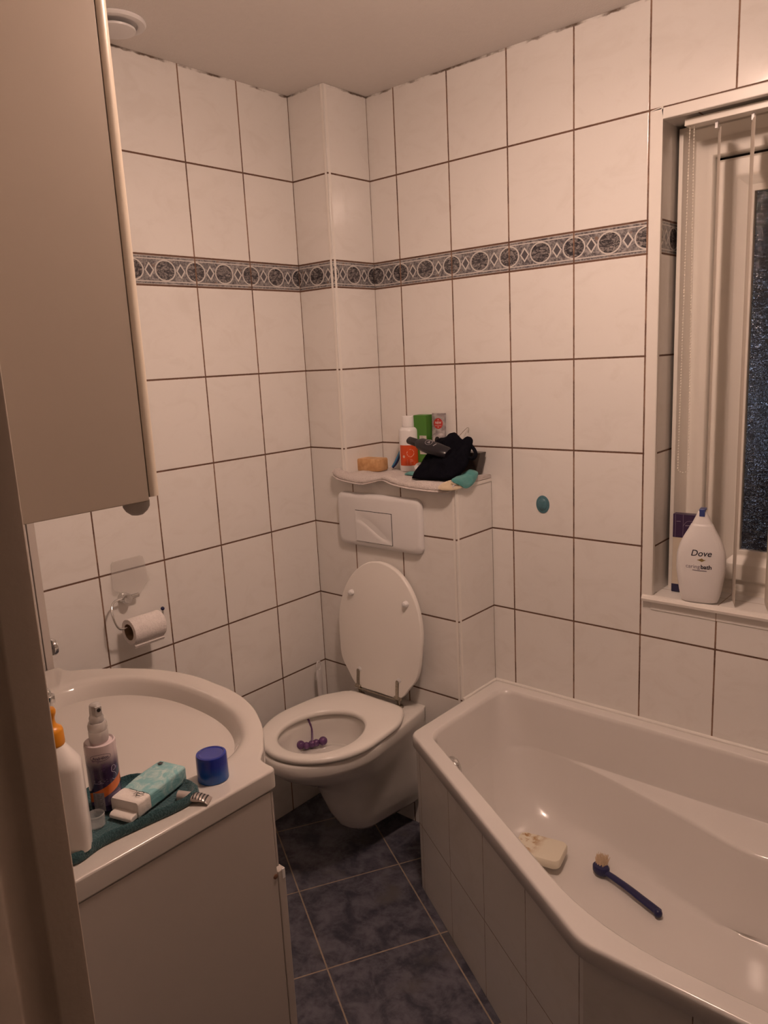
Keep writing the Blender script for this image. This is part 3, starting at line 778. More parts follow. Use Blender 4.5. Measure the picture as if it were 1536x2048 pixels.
# tall cupboard against the left wall
tc = thing('tall_cupboard', (.08,-1.43,0), 'narrow white cupboard standing in the corner left of the washbasin', 'cupboard')
MB().box(.002,.160,YD+.001,-1.222,.001,1.95).obj('body', M['laminate'], tc, bevel=.0015)
MB().box(.002,.1605,-1.2200,-1.2025,.02,1.945).obj('cupboard_door', M['laminate'], tc, bevel=.0015)
MB().lathe([(.006,-.0005),(.006,.004),(.019,.006),(.0205,.010),(.019,.015),(.013,.018),(.004,.019)], (.143,-1.2025,.890), 32, (0,1,0)).obj('knob', M['chrome'], tc)

# mirror cabinet
mc = thing('mirror_cabinet', (.56,-1.52,1.34), 'white mirror cabinet on the wall above the washbasin, plain side in view', 'cabinet')
MB().box(.185,.950,YD+.001,-1.392,1.3395,2.13).obj('body', M['beigelam'], mc, bevel=.0012)
pr = [(-1.3905,.950),(-1.3905,.19),(-1.374,.19),(-1.374,.9455),(-1.3765,.9485),(-1.3810,.9512),(-1.3860,.952)]
MB().loft([[(x,y,1.3445) for y,x in pr], [(x,y,2.13) for y,x in pr]]).obj('mirror_door', plain('cream_edge', (.68,.59,.48), .3, .05, 20), mc)
MB().lathe([(.001,-.0165),(.008,-.0150),(.014,-.010),(.0175,-.004),(.018,.0035)], (.930,-1.4005,1.3355), 28).obj('finger_pull', plain('grey_plastic', (.40,.37,.34), .5), mc)

# teal cloth
def cloth_material(name, c1, c2, sc=420):
    t = NT(name); po = t.pos()[0]
    n1 = t.noise(po, sc, 2, .6); n2 = t.noise(po, 30, 3)
    t.set(col=t.mix(t.add(t.mul(n1,.7), t.mul(n2,.3)), c1, c2), rough=.95, spec=.05, sheen=.3)
    t.bump(n1, .0025, 1.0); return t.m
M['teal'] = cloth_material('teal_terry', (.006,.026,.036), (.080,.175,.19), 300)
co = [(.897,-1.54),(.84,-1.565),(.78,-1.50),(.752,-1.43),(.766,-1.388),(.790,-1.352),(.815,-1.332),(.850,-1.326),(.888,-1.326),(.903,-1.345),(.905,-1.375),(.898,-1.43),(.892,-1.49)]
cs = spline_closed([(x,y,0) for x,y in co], 8); cc = Vector((.835,-1.44,0))
rings = []
def crow(k, z, wob=0): return [(cc.x+(p.x-cc.x)*k, cc.y+(p.y-cc.y)*k, z+wob*mnoise.noise(Vector((p.x*90,p.y*90,k*7)))) for p in cs]
rings = [crow(.97,.8508), crow(1.0,.8525,.0), crow(1.012,.858,.0018), crow(1.004,.8655,.003), crow(.975,.8685,.003), crow(.94,.8650,.002), crow(.915,.8590,.0012), crow(.8,.8567,.0010), crow(.55,.8568,.0010), crow(.25,.8570,.0008), crow(.03,.857)]
tl = MB().loft(rings).obj('cleaning_cloth', M['teal'], angle=80)
tag(tl, 'teal terry cloth spread on the washbasin edge under the bottles', 'cloth')
CLZ = .8580

# soap bottle with orange pump top
sb = thing('soap_bottle', (.868,-1.530,CLZ), 'milky white soap bottle with an orange cap next to the door frame', 'bottle')
t = NT('milky_plastic'); po = t.pos(); t.set(col=t.mix(t.smooth(po[3], .865, .93), (.70,.66,.62), (.80,.755,.72)), rough=.22, sss=.0); M['milky'] = t.m
def srect(a_, b_, z, c, rot=0, p=3.2, n=40):
    out = []
    for k in range(n):
        t_ = 2*PI*k/n; cx_, sy_ = math.cos(t_), math.sin(t_)
        r = 1/(abs(cx_/a_)**p+abs(sy_/b_)**p)**(1/p); x, y = r*cx_, r*sy_
        out.append((c[0]+x*math.cos(rot)-y*math.sin(rot), c[1]+x*math.sin(rot)+y*math.cos(rot), z))
    return out
bc2 = (.868,-1.530); ro = math.radians(60)
MB().loft([srect(.030,.021,CLZ+.001,bc2,ro), srect(.033,.024,CLZ+.004,bc2,ro,4), srect(.0340,.025,CLZ+.02,bc2,ro,4), srect(.0335,.025,CLZ+.126,bc2,ro,4), srect(.0325,.0245,CLZ+.132,bc2,ro,3.5), srect(.0300,.0235,CLZ+.137,bc2,ro,3), srect(.0155,.0155,CLZ+.160,bc2,ro,2.2), srect(.0130,.0130,CLZ+.163,bc2,ro,2), srect(.0115,.0115,CLZ+.168,bc2,ro,2)]).obj('body', M['milky'], sb, angle=32, bevel=.0015)
M['orange'] = plain('orange_plastic', (.80,.30,.012), .32, .12, 60)
pz = CLZ+.160; pm = MB().lathe([(.0150,.001),(.0160,.0015),(.0165,.004),(.0160,.021),(.0148,.0245),(.0120,.0265),(.0085,.030),(.0072,.036),(.0078,.041),(.0098,.0465),(.0100,.050),(.0085,.0530),(.001,.054)], (bc2[0],bc2[1],pz), 36)
pm.tube(spline([(bc2[0]-.002,bc2[1]-.001,pz+.047),(bc2[0]-.016,bc2[1]-.010,pz+.0475),(bc2[0]-.030,bc2[1]-.018,pz+.041)], 5), [.006]*6+[.005]*5, 14)
pm.obj('pump_top', M['orange'], sb)
lb = MB()  # pale upright rectangle on the side of the body
fx = Vector((math.cos(ro), math.sin(ro),0)); fy = Vector((math.sin(ro), -math.cos(ro), 0)); bcv = Vector((bc2[0],bc2[1],0))
lb.add([bcv+fx*a_+fy*.02525+Vector((0,0,z)) for a_, z in ((-.009,CLZ+.122),(.001,CLZ+.122),(.001,CLZ+.086),(-.009,CLZ+.086))], [(0,1,2,3)])
lb.obj('pale_strip', plain('pale_strip_tone', (.86,.82,.80), .4), sb)

# purple hair spray bottle
sx_, sy_ = .812, -1.437
sp_ = thing('spray_bottle', (sx_, sy_, CLZ), 'purple hair spray bottle with a clear pump head standing on the teal cloth', 'bottle')
z0 = CLZ+.0015
t = NT('clear_pump_plastic'); po = t.pos(); t.set(col=t.mix(t.noise(po[0], 50, 2), (.80,.76,.73), (.88,.85,.82)), trans=.55, rough=.22); M['clearpump'] = t.m
t = NT('purple_gradient_label'); po = t.pos(); uvn = po[3]
zl = t.sub(uvn, z0)
ang = t.math('ARCTAN2', t.sub(po[2], sy_), t.sub(po[1], sx_))
c = t.mix(t.smooth(zl, .070, .098), (.036,.017,.066), (.66,.55,.56))
c = t.mix(t.smooth(zl, .080, .060), c, (.055,.030,.085)) if False else c
c = t.mix(t.mul(t.smooth(t.noise(po[0], 70, 4, .7), .52, .7), t.mul(t.smooth(zl, .05, .07), t.sub(1, t.smooth(zl, .085, .1)))), c, (.13,.07,.19))
c = t.mix(t.mul(t.gt(zl, .012), t.lt(zl, .030)), c, (.085,.055,.14))
# orange band that sweeps down round the side
bnd = t.sub(zl, t.add(.036, t.mul(t.add(ang, .35), .010)))
c = t.mix(t.mul(t.gt(bnd, -.0075), t.lt(bnd, .0075)), c, (.66,.15,.02))
t.set(col=c, rough=.14, coat=.4); M['purplelabel'] = t.m
def lat(z, r): return (r, z0+z)
MB().lathe([(.018,z0),(.0225,z0+.002),(.0232,z0+.006),(.0232,z0+.103),(.0226,z0+.1075),(.0205,z0+.1085),(.0185,z0+.1065),(.0135,z0+.1065),(.0115,z0+.112)], (sx_,sy_,0), 48).obj('body', M['purplelabel'], sp_)
MB().lathe([(.0130,z0+.108),(.0142,z0+.110),(.0142,z0+.124),(.0135,z0+.126),(.0142,z0+.128),(.0142,z0+.134),(.0125,z0+.139),(.004,z0+.140)], (sx_,sy_,0), 36).obj('collar', M['clearpump'], sp_)
hm = MB().lathe([(.0110,z0+.1395),(.0112,z0+.146),(.0095,z0+.150),(.0090,z0+.160),(.0085,z0+.166),(.006,z0+.168),(.001,z0+.1682)], (sx_,sy_,0), 32, sy=.95)
hm.box(sx_+.000, sx_+.0105, sy_-.0052, sy_+.0052, z0+.150, z0+.1655)
nzl = hm.obj('pump_head', M['clearpump'], sp_, bevel=.001)
MB().lathe([(.0030,0),(.0030,.0008),(.001,.0009)], (sx_+.0104,sy_,z0+.160), 16, (1,0,0)).obj('nozzle_hole', M['dark'], nzl)
def on_cyl(cx_, cy_, r, a0, z):       # text mapped on an upright cylinder
    return lambda x, y: (cx_+r*math.cos(a0+x/r), cy_+r*math.sin(a0+x/r), z+y)
ink = plain('dark_purple_ink', (.035,.018,.075), .4)
lm = MB(); A0_ = math.radians(-30)
text(lm, 'Andrélon', .0062, on_cyl(sx_,sy_,.02345,A0_,z0+.090), bold=.0001)
o8 = ellipse(.0155,.0052,40); stroke(lm, o8+[o8[0]], .0006, on_cyl(sx_,sy_,.02345,A0_,z0+.0905))
lm.obj('brand_print', ink, sp_, smooth=False)
lm = MB(); pale = plain('pale_lilac_ink', (.42,.36,.50), .4)
f8 = on_cyl(sx_,sy_,.02345,A0_+.75,z0+.062)
curl = [( .0035*math.cos(a_*PI/10), .009+.0038*math.sin(a_*PI/10)) for a_ in range(-6,11)]+[(-.0035,.004),(.001,.001),(.0035,-.003),(.0025,-.008),(-.001,-.0095),(-.004,-.007)]
stroke(lm, [(p.x,p.y) for p in spline([(x,y-.002,0) for x,y in curl], 3)], .0008, f8)
for k, wd in enumerate((.020,.017,.021,.014)):
    stroke(lm, [(-.014,-.0016*k),(-.014+wd*.5,-.0016*k),(-.014+wd,-.0016*k)], .0005, on_cyl(sx_,sy_,.02345,A0_,z0+.054))
lm.obj('fine_print', pale, sp_, smooth=False)
lm = MB(); f9 = on_cyl(sx_,sy_,.0234,A0_-.45,z0+.020)
for i in range(6):
    xa, xb = -.009+.003*i, -.006+.003*i
    decal(lm, [(xa,-.016),(xb,-.016),(xb,.014),(xa,.014)], f9)
lm.obj('back_label', plain('grey_label', (.30,.27,.29), .4), sp_, smooth=False)
lm = MB(); f9 = on_cyl(sx_,sy_,.0236,A0_-.45,z0+.020)
for k in range(9): stroke(lm, [(-.0075,.011-.0024*k),(0,.011-.0024*k),(.0075-.001*(k % 3),.011-.0024*k)], .0006, f9)
lm.obj('label_lines', plain('dark_ink', (.05,.045,.05), .5), sp_, smooth=False)
# small clear cap at the bottle's foot
t = NT('crystal_plastic'); po = t.pos()[0]; t.set(col=t.mix(t.noise(po, 50, 2), (.86,.86,.86), (.95,.95,.95)), trans=.5, rough=.05, alpha=.45, coat=.5); M['crystal'] = t.m
cp = MB().lathe([(.0115,0),(.0125,.001),(.0130,.018),(.0120,.019),(.0112,.018),(.0108,.002),(.001,.0015)], (.846,-1.474,CLZ+.0005), 28)
tag(cp.obj('clear_cap', M['crystal']), 'small clear plastic cap between the soap bottle and the purple spray bottle', 'cap')

# tissue pack
tk = thing('tissue_pack', (.848,-1.384,CLZ), 'turquoise pack of paper tissues, open at its white end, on the teal cloth', 'tissues')
m = framed((.8445,-1.3825,CLZ+.0015), (-.30,1.0,.012))
t = NT('turquoise_film'); po = t.pos()[0]
n1 = t.noise(po, 45, 4, .6, 1.0)
t.set(col=t.mix(t.smooth(n1, .40, .66), (.21,.46,.49), (.45,.63,.61)), rough=.25, coat=.3)
t.bump(t.noise(t.mapping(po, scale=(1,.35,1)), 130, 3, .6, 1.0), .0012, .8); M['film'] = t.m
def pack(y0, y1, wd, h, nm, mat, par, seed):
    rings = []
    K = 12
    for i in range(K+1):
        k = i/K; x = y0+(y1-y0)*k
        e_ = 1-.05*abs(2*k-1)**4
        rings.append([m @ Vector((x, y*e_+.0006*mnoise.noise(Vector((x*200,y*200,seed))), z*e_+.0012*mnoise.noise(Vector((x*90+seed,y*90,z*90))))) for y, z in [(yy, zz+h/2) for yy, zz in rrect(wd, h, .0045, 4)]])
    return MB().loft(rings).obj(nm, mat, par, angle=50)
pack(-.028, .055, .056, .027, 'wrapper', M['film'], tk, 1)
M['tissue'] = plain('tissue_paper', (.80,.745,.70), .85, .05, 60, .0006, 150)
pack(-.0545, -.026, .0545, .0255, 'tissue_stack', M['tissue'], tk, 5)
fm = MB(); fm.loft([[m @ Vector((x,y,z)) for y, z in ((-.024,.001),(.018,.001),(.018,h_),(-.024,h_))] for x, h_ in ((-.070,.006),(-.066,.009),(-.056,.010),(-.050,.010))])
fm.obj('loose_tissue', M['tissue'], tk, bevel=.0015)
dm = MB(); f1 = lambda a_, b_: m @ Vector((b_, -a_, .0283))
sq = rrect(.0075,.0075,.001,3); dm2 = MB(); decal(dm2, [(x-.016,y+.046) for x,y in sq], f1)
stroke(dm, [(-.012,-.030),(.004,-.0315),(.006,-.034)], .0012, f1); stroke(dm, [(p.x,p.y) for p in spline([(.006,-.041,0),(.010,-.033,0),(.016,-.031,0),(.020,-.034,0),(.016,-.037,0),(.010,-.036,0),(.013,-.042,0),(.019,-.041,0)], 4)], .0014, f1)
M['dgink'] = plain('dark_green_ink', (.03,.035,.035), .5); dm.obj('lettering', M['dgink'], tk, smooth=False); dm2.obj('printed_square', M['dgink'], tk, smooth=False)

# blue cap
t = NT('blue_cap_plastic'); po = t.pos(); t.set(col=t.mix(t.smooth(po[3], .852, .884), (.012,.13,.50), (.010,.030,.36)), rough=.16, trans=.25, coat=.3); M['bluecap'] = t.m
cpm = MB().lathe([(.0245,0),(.0256,.0008),(.0256,.002),(.0250,.0415),(.0240,.0440),(.0205,.0447),(.0195,.0438),(.006,.0434),(.001,.0434)], (.868,-1.281,BZ+.0006), 56)
tag(cpm.obj('blue_cap', M['bluecap']), 'round blue plastic cap standing on the washbasin corner', 'cap')

# squeezed tube
tu = thing('small_tube', (.90,-1.34,BZ), 'small crumpled grey tube with dark stripes lying beside the tissue pack', 'tube')
m2 = framed((.900,-1.3445,BZ+.0010), (.83,.55,0)); rings = []
for i in range(9):
    k = i/8; x = -.022+.050*k; hw = .0085+.002*k; hh = .0075*(1-k)**.7+.0012
    rings.append([m2 @ Vector((x, hw*math.cos(2*PI*j/20)+.0018*mnoise.noise(Vector((x*150,j*.3,2))), hh+hh*math.sin(2*PI*j/20)*(1)+.0035*math.sin(k*3)*k+.0007)) for j in range(20)])
t = NT('striped_tube'); t.set(col=(.46,.40,.37), rough=.3, metal=.3); M['tubegrey'] = t.m
MB().loft(rings).obj('tube_body', M['tubegrey'], tu, angle=60)
sm = MB()
for k in range(5):
    i = 4+.75*k
    r0 = rings[min(8,int(i))]; r1 = rings[min(8,int(i)+1)]; f_ = i-int(i)
    row = [Vector(r0[j]).lerp(Vector(r1[j]), f_) for j in range(1,10)]
    row2 = [Vector(r0[j]).lerp(Vector(r1[j]), min(1,f_+.33)) for j in range(1,10)]
    vs = [p+Vector((0,0,.0005)) for p in row]+[p+Vector((0,0,.0005)) for p in row2]
    sm.add(vs, [(j,j+1,j+10,j+9) for j in range(8)])
sm.obj('stripes', plain('black_ink', (.025,.022,.022), .5), tu)

# ================================================================== ON THE CISTERN BOX
TZ = CZ+.0025
M['towel'] = cloth_material('offwhite_terry', (.40,.34,.32), (.74,.68,.65), 240)
# folded terry mat
front = [(.110,-.207,.012),(.120,-.216,.008),(.150,-.222,-.004),(.200,-.222,-.011),(.255,-.224,-.013),(.300,-.219,-.004),(.335,-.216,.003),(.375,-.220,-.006),(.430,-.223,-.012),(.490,-.222,-.015),(.545,-.220,-.016),(.577,-.216,-.014),(.590,-.206,-.008)]
fr_ = spline([(x,y,TZ+z+.0035) for x,y,z in front], 5); tm = MB(); rows = []
for p in fr_:
    k = (p.x-.11)/.48; row = []
    xb = .1565+k*(.588-.1565)
    top = .0125+.0022*math.sin(p.x*55)
    zt = TZ+top
    prof = [(p.y+.010,p.z+.000),(p.y+.002,p.z+.001),(p.y,p.z+.006),(p.y+.004,p.z+.0125),(p.y+.014,max(p.z+.015,zt-.002)),(YC+.012,zt),(YC+.05,zt+.001),(-.09,zt),(-.04,zt-.001),(-.012,zt-.002),(-.006,zt-.006),(-.006,TZ+.0005),(-.05,TZ+.0003),(YC+.02,TZ+.0003)]
    for y, z in prof:
        s = min(1, max(0, (y-p.y)/(YC+.012-p.y)))
        x = p.x+(xb-p.x)*s
        row.append(Vector((x, y, z))+Vector((0,0,.0016*mnoise.noise(Vector((x*70,y*70,3))))))
    rows.append(row)
tm.loft(rows)
rows2 = []
for p in fr_[6:58]:
    zb_ = p.z+.0015; rows2.append([Vector((p.x,p.y-.0035,zb_-.0042)),Vector((p.x,p.y-.0045,zb_-.0020)),Vector((p.x,p.y-.0015,zb_-.0004)),Vector((p.x,YC+.012,TZ+.0022)),Vector((p.x,YC+.012,TZ+.0004)),Vector((p.x,p.y+.002,zb_-.0045))])
tm.loft(rows2)
tw = tm.obj('towel', M['towel'], angle=70)
tag(tw, 'off-white terry towel folded on top of the cistern box', 'towel')
TT = TZ+.0135
# tan soap
t = NT('tan_soap'); po = t.pos()[0]; t.set(col=t.mix(t.smooth(t.noise(po, 35, 4, .6), .35, .65), (.50,.27,.11), (.66,.40,.20)), rough=.5); M['tansoap'] = t.m
m3 = framed((.187,-.098,TT), (1,.10,0)); o8 = rrect(.098,.058,.012,5)
tag(MB().loft([[m3 @ Vector((x*.95,y*.93,0)) for x,y in o8],[m3 @ Vector((x,y,.005)) for x,y in o8],[m3 @ Vector((x,y,.034)) for x,y in o8],[m3 @ Vector((x*.96,y*.94,.039)) for x,y in o8],[m3 @ Vector((x*.8,y*.75,.0395)) for x,y in o8]]).obj('soap_bar', M['tansoap']), 'thick tan soap bar lying on the left of the off-white towel', 'soap')
# white bottle with orange label
bx_, by_ = .312, -.055; bz_ = TT-.001
wbo = thing('lotion_bottle', (bx_,by_,bz_), 'white plastic bottle with an orange label in front of the corner', 'bottle')
MB().lathe([(.027,0),(.0305,.002),(.031,.006),(.031,.128),(.0295,.134),(.024,.139),(.019,.141),(.018,.1445)], (bx_,by_,bz_), 44).obj('body', M['whiteplastic'], wbo)
MB().lathe([(.0185,.141),(.0205,.142),(.0195,.173),(.0185,.175),(.001,.1755)], (bx_,by_,bz_), 36).obj('cap', M['whiteplastic'], wbo, bevel=.001)
AB = math.radians(-50)
def patch(mb, r, a0, a1, z0_, z1_, n=18): mb.loft([[(bx_+r*math.cos(a0+(a1-a0)*k/n), by_+r*math.sin(a0+(a1-a0)*k/n), z) for k in range(n+1)] for z in (z0_, z1_)], False, False, closed=False)
lm = MB(); patch(lm, .03125, AB-1.15, AB+1.15, bz_+.020, bz_+.085)
lm.obj('label', plain('orange_label', (.62,.075,.015), .45), wbo)
lm = MB(); fo_ = on_cyl(bx_,by_,.0315,AB+.1,bz_+.060); o8 = ellipse(.0125,.0125,28)
for k in range(4):
    ya, yb2 = -.0115+.006*k, -.0115+.006*k+.0042
    pl_ = [(x,y) for x,y in [(-math.sqrt(max(0,.0125**2-ya**2)),ya),(math.sqrt(max(0,.0125**2-ya**2)),ya),(math.sqrt(max(0,.0125**2-yb2**2)),yb2),(-math.sqrt(max(0,.0125**2-yb2**2)),yb2)]]
    r_ = math.radians(38); decal(lm, [(x*math.cos(r_)-y*math.sin(r_), x*math.sin(r_)+y*math.cos(r_)) for x,y in pl_], fo_)
decal(lm, ellipse(.0042,.0042,18), on_cyl(bx_,by_,.0315,AB-.62,bz_+.049))
for k, wd in enumerate((.018,.020,.026,.024)): stroke(lm, [(-.012,-.021-.0045*k),(0,-.021-.0045*k),(-.012+wd,-.021-.0045*k)], .0011, fo_)
lm.obj('label_print', plain('cream_ink', (.72,.50,.40), .5), wbo, smooth=False)
# toothbrush leaning in the corner behind the bottle
tbz = thing('toothbrush', (.24,-.05,TT), 'blue toothbrush leaning behind the white and orange bottle', 'toothbrush')
pts = spline([(.236,-.052,TT+.005),(.248,-.047,TT+.022),(.262,-.040,TT+.055),(.275,-.034,TT+.09),(.283,-.028,TT+.118)], 5)
M['tbblue'] = plain('blue_brush_plastic', (.035,.20,.38), .3, .1, 80)
MB().tube(pts, [.0042+.0022*math.sin(PI*min(1,i/12)) if i < 13 else .0042-.0001*i for i in range(len(pts))], 10).obj('handle', M['tbblue'], tbz)
MB().tube([p+Vector((.0042,-.0032,-.001)) for p in pts[:14]], .0030, 8).obj('grip', M['navy'], tbz)
MB().box(.2765,.2885,-.034,-.022,TT+.110,TT+.128).obj('bristles', plain('grey_bristle', (.30,.26,.25), .8), tbz, bevel=.002)
# green box
def face_box(name, c, rz, w_, d_, h_, mat, par, lean=0.0, bev=.0008):
    m_ = Matrix.Translation(Vector(c)) @ Matrix.Rotation(rz, 4, 'Z') @ Matrix.Rotation(lean, 4, 'X')
    return m_, MB().box(-w_/2,w_/2,-d_/2,d_/2,0,h_,m_).obj(name, mat, par, bevel=bev)
gb = thing('green_carton', (.352,-.030,TT), 'tall green carton box standing against the tiles behind the black tube', 'box')
M['green'] = plain('green_card', (.065,.22,.025), .45, .1, 40)
mg, _ = face_box('carton', (.352,-.030,TT-.002), math.radians(6), .047, .036, .178, M['green'], gb)
lm = MB(); fg = lambda a_, b_: mg @ Vector((a_, -.0184, b_))
decal(lm, [(-.003,.055),(.0225,.055),(.0225,.114),(-.003,.114)], fg); lm.obj('info_label', plain('label_white', (.62,.58,.54), .5), gb, smooth=False)
lm = MB(); fg2 = lambda a_, b_: mg @ Vector((a_, -.0187, b_))
for k in range(13): stroke(lm, [(0,.110-.004*k),(.008,.110-.004*k),(.011+.004*(k % 3)/2,.110-.004*k)], .0012, fg2)
lm.obj('label_lines', plain('grey_ink', (.16,.15,.14), .5), gb, smooth=False)
# blister pack with a red NEW badge
bl = thing('blister_pack', (.402,-.020,TT), 'clear grey blister pack with a round red badge right of the green carton', 'package')
t = NT('blister_grey'); po = t.pos()[0]; t.set(col=t.mix(t.smooth(t.noise(po, 45, 4), .4, .62), (.27,.24,.25), (.47,.43,.43)), rough=.2, coat=.4); M['blister'] = t.m
mb_, _ = face_box('card', (.402,-.018,TT-.002), 0, .048, .010, .182, M['blister'], bl, lean=-.04)
rg = []
for a_, b_, d_ in ((.021,.052,-.005),(.019,.050,-.013),(.014,.045,-.017)): rg.append([mb_ @ Vector((x,d_,.068+y)) for x,y in rrect(a_*2,b_*2,.010,5)])
MB().loft(rg).obj('bubble', M['blister'], bl)
lm = MB(); f_b = lambda a_, b_: mb_ @ Vector((a_, -.0054, b_)); decal(lm, ellipse(.0178,.0168,40,.001,.150), f_b); bd = lm.obj('badge', plain('badge_red', (.52,.035,.03), .4), bl, smooth=False)
lm = MB(); f_b2 = lambda a_, b_: mb_ @ Vector((a_+.001, -.0058, b_)); text(lm, 'NEW', .0105, lambda a_, b_: f_b2(a_, b_+.152), bold=.0003)
stroke(lm, [(-.013,.1435),(0,.1435),(.013,.1435)], .0010, f_b2); decal(lm, [(-.003,.140),(.003,.140),(0,.1365)], f_b2); decal(lm, [(-.003,.1605),(.003,.1605),(0,.164)], f_b2)
lm.obj('badge_text', plain('badge_white', (.75,.66,.62), .5), bd, smooth=False)
decal_m = MB(); decal(decal_m, ellipse(.010,.011,24,.006,.099), lambda a_, b_: mb_ @ Vector((a_, -.0176, b_))); decal_m.obj('product', M['dark'], bl, smooth=False)
# dark navy cloth heap
M['navycloth'] = plain('navy_cloth', (.0075,.0075,.0125), .95, .6, 400, .0015, 500, spec=.06)
outc = [(.427,-.190,1.155),(.423,-.176,1.165),(.423,-.15,1.182),(.425,-.133,1.2),(.433,-.118,1.218),(.437,-.095,1.243),(.440,-.080,1.258),(.456,-.075,1.266),(.475,-.073,1.268),(.485,-.064,1.279),(.498,-.061,1.283),(.514,-.068,1.276),(.533,-.076,1.266),(.549,-.077,1.264),(.560,-.071,1.272),(.574,-.078,1.264),(.580,-.091,1.249),(.582,-.101,1.236),(.586,-.113,1.221),(.588,-.124,1.205),(.586,-.138,1.188),(.578,-.150,1.174),(.570,-.160,1.165),(.562,-.173,1.158),(.545,-.184,1.154),(.525,-.188,1.152),(.497,-.197,1.151),(.465,-.198,1.151),(.442,-.193,1.152)]
oc3 = spline_closed(outc, 3)
nc = pillow([p+.0012*Vector((mnoise.noise(p*120),0,mnoise.noise(p*120+Vector((5,0,0))))) for p in oc3], .030, .030, .015, 26, 14, 3, (.25,-.80,.52))
for i, p in enumerate(nc.v):
    if p[2] < TT+.0015: nc.v[i] = (p[0], p[1], TT+.0015)
    if nc.v[i][1] > -.013: nc.v[i] = (nc.v[i][0], -.013, nc.v[i][2])
nco = thing('dark_garment', (.50,-.12,TT), 'crumpled dark navy garment heaped on the right of the off-white towel', 'garment')
nc.obj('fabric', M['navycloth'], nco, angle=80)
st = spline([(.570,-.085,1.250),(.592,-.098,1.238),(.606,-.112,1.226),(.600,-.118,1.216),(.580,-.116,1.218)], 6)
MB().tube(st, .0055, 8).obj('strap', M['navycloth'], nco)
# black flask lying on the garment
ft = thing('black_shampoo_bottle', (.46,-.15,1.24), 'flat black toiletry bottle with a black cap lying on the navy garment', 'bottle')
M['blackgloss'] = plain('black_gloss_plastic', (.014,.012,.018), .28, .2, 60)
ax = Vector((.150,-.0,-.036)).normalized(); q0 = Vector((.390,-.150,1.266)); sd = Vector((0,-.52,.85)).normalized(); 
wdir = sd.cross(ax).normalized(); sd = ax.cross(wdir)
if wdir.z < 0: wdir = -wdir
def fl2(s, wv, d): return q0+ax*s+wdir*wv+sd*d*1.0
def fsec(s, hw, hd, c=0): return [fl2(s, c+hw*math.copysign(abs(math.cos(2*PI*j/28))**.7, math.cos(2*PI*j/28)), hd*math.copysign(abs(math.sin(2*PI*j/28))**.8, math.sin(2*PI*j/28))) for j in range(28)]
MB().loft([fsec(.030,.010,.009), fsec(.038,.016,.011,.001), fsec(.048,.020,.0135,.001), fsec(.075,.022,.015,.0), fsec(.11,.022,.015), fsec(.145,.020,.0135), fsec(.150,.016,.010)]).obj('body', M['blackgloss'], ft, angle=50)
MB().loft([fsec(-.002,.0100,.008), fsec(.0,.0112,.0095), fsec(.029,.0118,.010), fsec(.031,.0110,.009)]).obj('cap', plain('black_cap', (.022,.019,.022), .38), ft, angle=50)
lm = MB(); fdd = 1 if sd.y < 0 else -1
fe = lambda a_, b_: fl2(.078+a_, b_+.004, fdd*.0158); o8 = ellipse(.0115,.0105,28); stroke(lm, o8+[o8[0]], .0012, fe)
text(lm, 'A', .013, fe, bold=.0004); stroke(lm, [(.022,-.008),(.024,0),(.026,.004)], .003, fe)
lm.obj('emblem', plain('silver_print', (.42,.40,.42), .35), ft, smooth=False)
# white round cap
wc = MB().lathe([(.001,-.014),(.013,-.013),(.017,-.008),(.018,0),(.017,.008),(.013,.013),(.001,.014)], (.398,-.112,TT+.0195), 28, (.5,-.8,.2))
tag(wc.obj('white_cap', M['whiteplastic']), 'white round cap peeking out beside the navy garment and orange-labelled bottle', 'cap')
# turquoise and cream sock-like cloth
tq = thing('turquoise_cloth', (.58,-.15,TT), 'turquoise and cream piece of cloth hanging over the cistern box corner', 'cloth')
M['turq'] = cloth_material('turquoise_cotton', (.045,.24,.24), (.11,.37,.35), 600)
M['creamcloth'] = cloth_material('cream_cotton', (.62,.50,.34), (.74,.62,.46), 600)
tqo = [(.574,-.098,1.1795),(.590,-.082,1.1715),(.596,-.090,1.160),(.598,-.108,1.146),(.600,-.130,1.137),(.600,-.158,1.134),(.596,-.180,1.146),(.583,-.204,1.163),(.572,-.165,1.168),(.570,-.13,1.172)]
pm = pillow(spline_closed(tqo, 4), .007, .004, .004, 60, 7, 4, (.75,-.35,.55)); pm.obj('turquoise_part', M['turq'], tq, angle=80)
cro = [(.572,-.192,1.162),(.583,-.204,1.160),(.594,-.190,1.148),(.597,-.165,1.139),(.592,-.205,1.136),(.576,-.226,1.137),(.556,-.232,1.143),(.556,-.214,1.154)]
pillow(spline_closed(cro, 4), .007, .004, .003, 60, 7, 9, (.45,-.70,.5)).obj('cream_part', M['creamcloth'], tq, angle=80)
pillow(spline_closed([(.366,-.150,TT+.003),(.398,-.158,TT+.003),(.432,-.170,TT+.004),(.432,-.150,TT+.014),(.40,-.140,TT+.013),(.372,-.138,TT+.010)], 4), .006, .003, .002, 60, 6, 2, (.2,-.7,.6)).obj('turquoise_end', M['turq'], tq, angle=80)
# dark translucent box at the right
M['smoke'] = plain('dark_smoky_plastic', (.055,.042,.036), .3, .2, 30)
face = [(.508,1.157),(.560,1.157),(.578,1.222),(.520,1.222)]
tag(MB().loft([[(x,-.048,z) for x,z in face],[(x,-.014,z) for x,z in face]]).obj('dark_case', M['smoke'], bevel=.002), 'dark brown plastic case behind the navy garment against the tiles', 'case')
# thin wire hook
tag(MB().tube(spline([(.496,-.045,1.266),(.499,-.030,1.276),(.505,-.016,1.288),(.510,-.010,1.293),(.515,-.012,1.288),(.516,-.018,1.278)], 5), .0008, 6).obj('wire_hook', M['steel']), 'thin bent metal wire sticking up behind the navy garment', 'wire')

